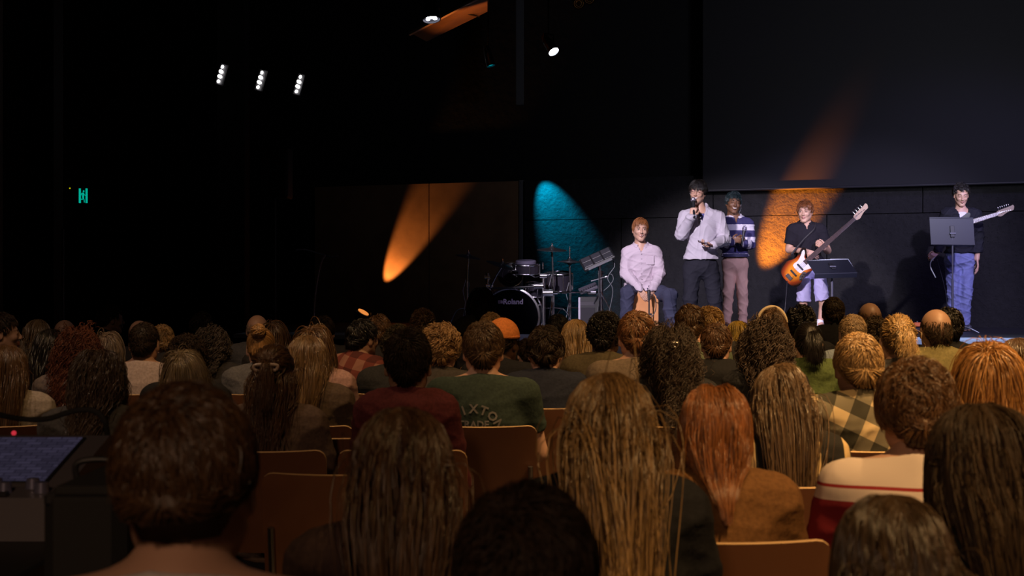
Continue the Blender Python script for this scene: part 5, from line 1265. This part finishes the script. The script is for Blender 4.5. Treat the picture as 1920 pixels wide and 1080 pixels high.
_e[0].color = (.22, .02, .025, 1); _e[1].position = 1.012; _e[1].color = (.62, .52, .45, 1)
for _p, _c in ((0.96, (.62, .52, .45, 1)), (.99, (.30, .03, .03, 1)), (1.0, (.62, .52, .45, 1))): _x = _e.new(_p); _x.color = _c
_s = [q for q in _n.nodes if q.type == 'SEPXYZ'][0]; _n.links.new(_s.outputs[2], _r.inputs[0]); _n.links.new(_r.outputs[0], _n.nodes['Principled BSDF'].inputs['Base Color'])
L_(1716, 668, 3.30, 'messy', 'brown', 'tshirt', JER, 'person with thick tousled brown hair in red and white jersey', yaw=-.12, hcol=((.085, .042, .018), (.16, .082, .038)), over=dict(L=.095, off=(.10, .36)), nn=5500)
L_(1340, 714, 3.30, 'mid', 'auburn', 'collar', c_((.16, .075, .025)), 'person with copper red hair tucked into brown collared jacket', broad=False, hcol=((.24, .085, .024), (.30, .115, .035)), over=dict(L=.165, off=(.05, .20), lv=.06), nn=6000)
L_(1462, 674, 4.14, 'long', 'ash', 'collar', stripes((.02, .018, .016), (.60, .42, .20), .10, .22, 0), 'person with long straight light brown hair over black and cream striped shirt', broad=False, hcol=((.13, .080, .042), (.20, .120, .060)), nn=5500, over=dict(L=.60, px=.3))
L_(1852, 637, 4.14, 'bob', 'honey', 'sweater', BK, 'person with smooth golden chin length hair at the right edge', broad=False, hcol=((.40, .19, .055), (.36, .17, .05)), hw=1.05, nn=4500)
L_(1908, 628, 6.66, 'mid', 'brown', 'sweater', CH, 'person with brown hair cut off by the right edge of the picture', broad=False)
L_(1608, 622, 4.98, 'short', 'blond', 'collar', plaid((.035, .032, .022), (.14, .12, .08), (.48, .36, .20), .11, .45), 'person with short blond hair in black and cream plaid shirt', sk='tan', hcol=((.33, .20, .09), (.48, .31, .14)), over=dict(L=.07))
L_(765, 617, 4.98, 'short', 'dark', 'hoodie', c_((.10, .022, .026)), 'person with short dark hair in maroon hoodie, left of the lettered green shirt', broad=False, hw=1.16, over=dict(L=.06), sk='tan')
_g = L_(906, 600, 5.82, 'short', 'brown', 'tshirt', c_((.035, .052, .042)), 'person with short brown hair in dark green shirt with arched lettering', over=dict(L=.06), hcol=((.075, .042, .02), (.12, .07, .035)))
L_(514, 646, 4.98, 'halfup', 'brown', 'jacket', c_((.16, .11, .085)), 'person with half pinned brown hair and pale hair clip in fuzzy brown coat', broad=False, hcol=((.09, .045, .02), (.10, .052, .026)))
_clip = _g2 = bpy.data.objects[[o.name for o in bpy.data.objects if o.get('label', '').startswith('person with half pinned')][0]]
L_(577, 622, 5.82, 'long', 'blond', 'sweater', c_((.10, .07, .05)), 'person with long straight dark blond hair beside the hair clip', broad=False, hcol=((.17, .10, .045), (.24, .145, .065)))
L_(186, 650, 4.98, 'wavy', 'brown', 'jacket', c_((.10, .095, .09)), 'person with wavy light brown hair in grey jacket above the black cable', broad=False, hcol=((.07, .045, .028), (.12, .08, .05)))
L_(346, 652, 5.82, 'bob', 'ash', 'sweater', BK, 'person with pale straight bob right behind the nearest brown haired listener', broad=False, hcol=((.16, .12, .07), (.10, .07, .045)))
L_(14, 641, 5.82, 'long', 'mid', 'sweater', c_((.36, .31, .26)), 'person with long brown hair and cream sleeve at the left edge', broad=False, yaw=.25)
L_(271, 603, 7.50, 'crop', 'dark', 'tshirt', c_((.42, .34, .32)), 'person with cropped dark hair in pale pink tshirt', sk='tan')
L_(148, 607, 6.66, 'curly', 'auburn', 'sweater', c_((.16, .13, .12)), 'person with long curly red brown hair in knitted grey top', broad=False, hcol=((.085, .028, .016), (.13, .042, .024)))
L_(96, 612, 7.50, 'long', 'black', 'jacket', BK, 'person with long black hair left of the curly red hair', broad=False)
L_(71, 595, 9.18, 'long', 'ash', 'sweater', CH, 'person with straight ash blond hair third from the left edge', broad=False)
L_(122, 600, 10.02, 'bald', 'dark', 'jacket', BK, 'person with bald crown above the long black hair', sk='tan')
L_(4, 584, 8.34, 'short', 'dark', 'jacket', BK, 'person in profile at the far left edge facing right', yaw=-1.2, sk='tan')
L_(201, 619, 8.34, 'bob', 'ash', 'sweater', c_((.20, .18, .17)), 'person with short pale wavy bob left of the pink tshirt', broad=False, yaw=.3, hcol=((.20, .15, .11), (.25, .19, .14)))
L_(262, 601, 10.02, 'bald', 'blond', 'jacket', CH, 'person with smooth pale bald head just behind the cropped dark hair')
L_(302, 607, 9.18, 'short', 'blond', 'jacket', CH, 'person with blond hair right behind the pink tshirt', yaw=.5)
L_(397, 607, 8.34, 'curly', 'dark', 'sweater', CH, 'person with bushy curly dark hair with grey glints', broad=False, over=dict(L=.26), hcol=((.045, .035, .03), (.09, .075, .065)))
L_(378, 584, 10.86, 'messy', 'dark', 'jacket', BK, 'person with tousled dark hair above the bushy curly hair')
L_(352, 626, 6.66, 'afro', 'dark', 'jacket', BK, 'person with dark fuzzy hair between the pink tshirt and the bushy curls')
L_(490, 613, 7.50, 'bun', 'blond', 'jacket', c_((.12, .12, .13)), 'person with blond hair in a round bun and grey jacket', broad=False, hcol=((.28, .15, .055), (.36, .2, .08)))
L_(483, 591, 10.02, 'bald', 'grey', 'jacket', c_((.10, .10, .11)), 'person with thinning grey hair and bald top above the blond bun')
L_(514, 598, 9.18, 'bob', 'brown', 'jacket', CH, 'person with light brown bob right of the bald grey head', broad=False)
L_(607, 591, 10.02, 'short', 'dark', 'jacket', CH, 'person with short black hair below the thin curved stand')
L_(590, 607, 6.66, 'bob', 'mid', 'sweater', c_((.42, .25, .22)), 'person with brown bob and pink sleeve behind the long dark blond hair', broad=False)
L_(681, 596, 8.34, 'short', 'black', 'collar', plaid((.10, .03, .025), (.20, .055, .04), (.34, .16, .11), .13, .2), 'person with black hair in red plaid shirt looking right', yaw=-.7, sk='tan')
L_(711, 588, 9.18, 'short', 'mid', 'jacket', CH, 'person with light brown hair right behind the red plaid shirt')
L_(748, 607, 7.50, 'curlyshort', 'dark', 'jacket', c_((.03, .03, .03)), 'person with curly dark hair hidden behind the maroon hoodie head', hcol=((.04, .03, .016), (.05, .04, .022)))
L_(793, 574, 10.02, 'afro', 'brown', 'jacket', BK, 'person with round brown hair left of the drum kit', over=dict(L=.03, off=(.05, .2)))
L_(826, 602, 6.66, 'curlyshort', 'blond', 'jacket', c_((.055, .048, .042)), 'person with curly golden hair and grey brown jacket', hcol=((.28, .16, .07), (.40, .25, .12)))
L_(944, 600, 7.50, 'short', 'dark', 'jacket', BK, 'person wearing an orange knitted beanie in front of the bass drum', yaw=-.5, sk='deep', nn=500)
_bean = [o for o in bpy.data.objects if o.get('label', '').startswith('person wearing an orange')][0]
L_(921, 584, 10.02, 'short', 'blond', 'jacket', CH, 'person with short blond hair just behind the orange beanie')
L_(1022, 608, 6.66, 'messy', 'dark', 'jacket', NV, 'person with tousled dark hair in navy jacket right of the orange beanie')
L_(990, 632, 9.18, 'short', 'dark', 'collar', plaid((.03, .03, .035), (.06, .06, .065), (.30, .28, .27), .12, .1), 'person in black and grey plaid shirt right of the lettered green shirt', yaw=.2)
L_(1046, 588, 10.02, 'short', 'black', 'jacket', BK, 'person with short black hair below the drum rack')
L_(1080, 594, 8.34, 'long', 'mid', 'sweater', c_((.10, .065, .045)), 'person with long brown hair and lighter blond crown', broad=False, hcol=((.28, .17, .07), (.08, .045, .022)))
L_(1135, 579, 7.50, 'afro', 'black', 'jacket', c_((.07, .055, .03)), 'person with round black hair in olive jacket turned right', yaw=-.3, sk='deep', over=dict(L=.04, off=(.06, .28)))
L_(1193, 581, 6.66, 'short', 'auburn', 'tshirt', c_((.12, .09, .065)), 'person with short reddish hair and bare neck in front of the box drum', hcol=((.13, .06, .026), (.20, .09, .04)))
L_(1256, 600, 5.82, 'curly', 'black', 'sweater', BK, 'person with long curly black hair and small silver clip', broad=False, hcol=((.028, .018, .012), (.035, .022, .016)), hw=1.03)
_clip2 = [o for o in bpy.data.objects if o.get('label', '').startswith('person with long curly black')][0]
L_(1293, 569, 8.34, 'short', 'brown', 'tshirt', c_((.13, .16, .10)), 'person with short brown hair in pale green tshirt below the speaker')
L_(1330, 572, 9.18, 'messy', 'blond', 'jacket', CH, 'person with spiky golden hair right below the speaker', hcol=((.30, .17, .06), (.42, .26, .10)))
L_(1343, 603, 7.50, 'short', 'brown', 'hoodie', BK, 'person with short brown hair in black hoodie', over=dict(L=.05), yaw=-.15, hcol=((.08, .04, .02), (.12, .06, .03)))
L_(1383, 598, 10.02, 'long', 'yellow', 'sweater', c_((.45, .36, .12)), 'person with bright yellow hair below the striped rugby shirt', broad=False)
L_(1446, 574, 8.34, 'bob', 'mid', 'jacket', CH, 'person with brown hair under a cream headband', broad=False, over=dict(off=(.02, .09)))
_band = [o for o in bpy.data.objects if o.get('label', '').endswith('cream headband')][0]
L_(1432, 597, 6.66, 'curly', 'black', 'sweater', BK, 'person with wide mass of dark curls in front of the headband', broad=False, over=dict(L=.34, off=(.15, .6)), hw=1.08, hcol=((.04, .026, .018), (.055, .036, .026)))
L_(1500, 570, 9.18, 'curlyshort', 'black', 'jacket', BK, 'person with short black twists below the bass player', sk='deep')
L_(1514, 601, 7.50, 'pony', 'black', 'hoodie', c_((.075, .105, .035)), 'person with glossy black ponytail in green hoodie', broad=False)
L_(1562, 556, 10.86, 'crop', 'dark', 'jacket', BK, 'person with short dark hair rising tallest in front of the low music stand', sk='tan', over=dict(L=.03), hcol=((.05, .035, .02), (.06, .04, .025)))
L_(1630, 568, 10.02, 'bald', 'blond', 'jacket', CH, 'person with shiny bald head between the two music stands', sk='tan')
L_(1598, 588, 8.34, 'crop', 'blond', 'collar', c_((.18, .22, .27)), 'person with sandy cropped hair in light blue shirt', sk='tan', hcol=((.30, .20, .11), (.36, .25, .14)))
L_(1641, 590, 9.18, 'curlyshort', 'dark', 'jacket', CH, 'person with curly dark hair right below the shiny bald head', hcol=((.055, .038, .02), (.075, .05, .03)))
L_(1681, 590, 6.66, 'pony', 'blond', 'sweater', CH, 'person with messy blond ponytail left of the olive jacket', broad=False, over=dict(curl=(.008, .06), off=(.05, .25), L=.36), hcol=((.28, .17, .07), (.42, .27, .12)))
L_(1754, 580, 7.50, 'bald', 'dark', 'jacket', c_((.17, .145, .06)), 'person with balding crown in olive green jacket', sk='tan', hcol=((.035, .025, .014), (.045, .03, .02)), over=dict(L=.03))
L_(1777, 574, 8.34, 'short', 'black', 'jacket', BK, 'person with dark hair just behind the balding man right shoulder')
L_(208, 570, 11.70, 'short', 'dark', 'jacket', BK, 'person dimly visible in profile in the dark aisle at left', yaw=-1.0, sk='tan')
L_(902, 536, 11.70, 'bob', 'dark', 'jacket', c_((.05, .042, .03)), 'person with dark bob in brown jacket sitting high left of the bass drum', broad=False, yaw=.3)
print('people', len([o for o in bpy.data.objects if o.name.startswith('person')]))

# fittings worn by listeners
def on_head(root, mk): return mk(root)
hh = A(SEAT['hed'])
def R_of(o): return o
# beanie
pr = [inflate(ell(C0+A((0, .0, .012)), CR+.013, .02), 0)]
V, Q = snet([ell(C0+A((0, 0, .012)), CR+.016, .02)], .005, [lambda X, Y, Z: (.035+.25*(-Y)*0-Z)])
b_ = mesh_obj('beanie', V+hh, Q, c_((.62, .20, .05)), _bean)
MB().ring(tuple(C0+hh+A((0, 0, .012))), (0, 0, 1), .088, .010, 32, 8).build('cuff', c_((.55, .17, .045)), b_)
# hair clips
tl = plain('clip_cream', (.55, .42, .32), .3)
def clip(root, z, y, w, h, m):
    mb = MB(); P = spline([(-w, 0, 0), (-w, 0, h), (w, 0, h), (w, 0, 0), (0, -.002, -h*.1), (-w, 0, 0)], 6)
    mb.tube([Vector(p)+Vector((0, y, z)) for p in P], .0055, 8); return mb.build('hair_clip', m, root)
clip(_clip, hh[2]+.050, .180, .038, .018, tl)
clip(_clip2, hh[2]+.05, .150, .014, .014, plain('silver_clip', (.6, .58, .55), .3, .8))
# headband
MB().tube([tuple(hh+C0+A((math.cos(a)*.084, .01, math.sin(a)*.100))) for a in np.linspace(.1, 3.04, 22)], .010, 8).build('headband', plain('headband_cream', (.62, .50, .34), .7), _band)
# lettering on the green shirt, laid on the cloth
from mathutils.bvhtree import BVHTree
root_, top_, hair_, J_, R_, hc_ = _g
bvh = BVHTree.FromPolygons([v.co.copy() for v in top_.data.vertices], [tuple(p.vertices) for p in top_.data.polygons])
def on_back(V, Fc, fx, name='lettering'):
    """project flat letters (x right, y up as seen from behind) onto the back of the shirt"""
    vs = []
    for v in V:
        x, z = fx(v[0], v[1]); hit = bvh.ray_cast(Vector((-x, 1.0, z)), Vector((0, -1, 0)))
        y = hit[0].y if hit[0] else .19
        vs.append((-x, y+.0035, z))
    return vs
mbT = MB(); INK = plain('faded_print', (.17, .16, .15), .9)
zc0 = .822
word = 'BRIXTON'; Rr = .112
for i, chh in enumerate(word):
    V, Fc = text_mesh(chh, .050, 0, 2, 0, .0014); a = (i-3)*.37
    def fx(u, w, a=a):
        r = Rr+w; return (r*math.sin(a)+u*math.cos(a)-.035, zc0+r*math.cos(a)-u*math.sin(a))
    mbT.add(on_back(V, Fc, fx), Fc)
for wd, sz, zz in (('TRADE', .040, .872), ('MARK', .040, .808)):
    V, Fc = text_mesh(wd, sz, 0, 2, 0, .0012); mbT.add(on_back(V, Fc, lambda u, w, zz=zz: (u-.035, zz+w)), Fc)
ln = [(u, w) for u in np.linspace(-.12, .10, 12) for w in (.838, .8425)]
mbT.add(on_back([(u, w, 0) for u, w in ln], None, lambda u, w: (u, w)), [(2*i, 2*i+2, 2*i+3, 2*i+1) for i in range(11)])
mbT.build('lettering', INK, top_, smooth=False)

for _o in bpy.data.objects:
    if 'maroon hoodie, left' in _o.get('label', '') and _o.name.startswith('person'): _o.scale.x *= .87
# empty chairs
for px, d, lb in ((1030, 6.85, 'empty veneer chair right of the lettered green shirt'), (1545, 7.7, 'empty veneer chair below the green hoodie'), (98, 6.6, 'empty veneer chair at the left behind the cream sleeve'),
                  (55, 4.85, 'empty veneer chair at the left just behind the mixing desk'), (200, 4.95, 'empty veneer chair behind the mixing desk, under the black cable'),
                  (640, 5.4, 'empty veneer chair left of the maroon hoodie'), (988, 8.0, 'small empty veneer chair seen below the dark plaid shirt'), (648, 4.4, 'empty veneer chair right of the fuzzy brown coat, nearer the camera')):
    p = W(px, 540, d); put_chair(p.x, d, math.pi, lb)

# ------------------------------------------------------------------ mixing desk corner
DESKC = plain('desk_laminate', (.012, .011, .012), .6)
r = empty('desk', (-1.75, 3.0, 0), 0, 'black equipment desk in the bottom left corner under the mixing console', 'desk')
MB().box((0, 0, .86), (1.7, .95, .03), bev=.005).build('desk_top', DESKC, r); 
for sx in (-1, 1): MB().box((sx*.80, 0, .425), (.04, .9, .85), bev=.004).build('side_panel', DESKC, r)
MB().box((0, -.42, .45), (1.55, .02, .76), bev=.003).build('front_panel', DESKC, r)
r = empty('mixing_console', (-1.75, 3.0, .876), 0, 'grey digital mixing console with lit screen and knob rows at bottom left', 'mixing console')
GREY = plain('console_grey', (.12, .11, .125), .45)
def wedge(x0, x1, prof, m, name, parent):
    mb = MB(); n = len(prof); mb.add([(x, y, z) for x in (x0, x1) for (y, z) in prof], [tuple(range(n-1, -1, -1)), tuple(range(n, 2*n))]+[(i, (i+1) % n, n+(i+1) % n, n+i) for i in range(n)])
    return mb.build(name, m, parent, smooth=False)
wedge(-.85, .80, [(-.06, 0), (-.06, .09), (.04, .10), (.36, .175), (.42, .17), (.42, 0)], GREY, 'body', r)
sl = math.atan2(.075, .32); Rm = Matrix.Rotation(sl, 3, 'X')
SCR = bpy.data.materials.new('console_screen'); SCR.use_nodes = True; nt = SCR.node_tree; b = nt.nodes['Principled BSDF']; b.inputs['Base Color'].default_value = (.02, .02, .03, 1); b.inputs['Roughness'].default_value = .3
br = nt.nodes.new('ShaderNodeTexBrick'); br.inputs['Scale'].default_value = 14; br.inputs['Color1'].default_value = (.13, .11, .20, 1); br.inputs['Color2'].default_value = (.07, .06, .11, 1); br.inputs['Mortar'].default_value = (.035, .03, .06, 1)
tc = nt.nodes.new('ShaderNodeTexCoord'); nt.links.new(tc.outputs['Object'], br.inputs[0]); nt.links.new(br.outputs[0], b.inputs['Emission Color']); b.inputs['Emission Strength'].default_value = .22
for x in (.64, .40, .16, -.08):
    MB().box(Vector((x, .20, .1345)), (.225, .30, .012), R=Rm, bev=.004).build('bezel', BLACK, r)
    MB().box(Vector((x, .20, .1400)), (.205, .28, .004), R=Rm).build('screen', SCR, r)
for row in range(2):
    for i in range(20): MB().lathe((-.75+.078*i+.03*row, .022-.034*row, .098-.004*row), (0, 0, 1), [(0, 0), (.016, 0), (.013, .022), (0, .024)], 12).build('knob', plain('knob_metal', (.25, .25, .38), .3, .6), r)
for i in range(18): MB().box((-.75+.085*i, -.046, .096), (.018, .018, .012), bev=.003).build('fader', BLACKM, r)
tag(MB().ell((W(26, 815, 3.42))).build('x', BLACK) if False else MB().ell(W(26, 812, 3.43), (.006, .006, .006)).build('indicator_light', plain('red_led', (.3, 0, 0), .5, emit=(.6, .03, .05), es=.8)), 'tiny red indicator light at the back of the mixing console', 'light')
t = empty('flight_case', (W(182, 540, 2.62).x, 2.62, 0), 0, 'tall black equipment case standing before the mixing console', 'case'); t.rotation_euler.z = .1
zt = EYE-(868-540)/F*2.55
MB().box((0, 0, zt/2-.03), (.115, .26, zt-.06), bev=.018).build('body', RUBBER, t); MB().box((.004, 0, zt-.055), (.105, .22, .02), bev=.004).build('lid', BLACK, t)
MB().tube(spline([(-.03, -.02, zt-.05), (-.03, -.02, zt-.005), (.04, -.02, zt-.005), (.04, -.02, zt-.05)], 5), .006, 8).build('handle', BLACK, t)
t = empty('flight_case', (W(222, 540, 2.45).x+.01, 2.36, 0), 0, 'low wide black equipment case between the desk and the nearest listener', 'case'); zt = EYE-(885-540)/F*2.4
MB().box((0, 0, zt/2), (.13, .3, zt), bev=.02).build('body', RUBBER, t); MB().box((0, 0, zt-.02), (.125, .29, .02), bev=.005).build('lid', BLACK, t)
P = [W(-40, 770, 3.3), W(0, 778, 3.35), W(45, 786, 3.4), W(90, 785, 3.4), W(125, 774, 3.4), W(155, 768, 3.4), W(182, 773, 3.4), W(197, 792, 3.4), W(202, 822, 3.42), W(203, 850, 3.42)]
tag(MB().tube(spline(P, 6), .0065, 8).build('cable', RUBBER), 'black cable arching over the mixing console to the right', 'cable')
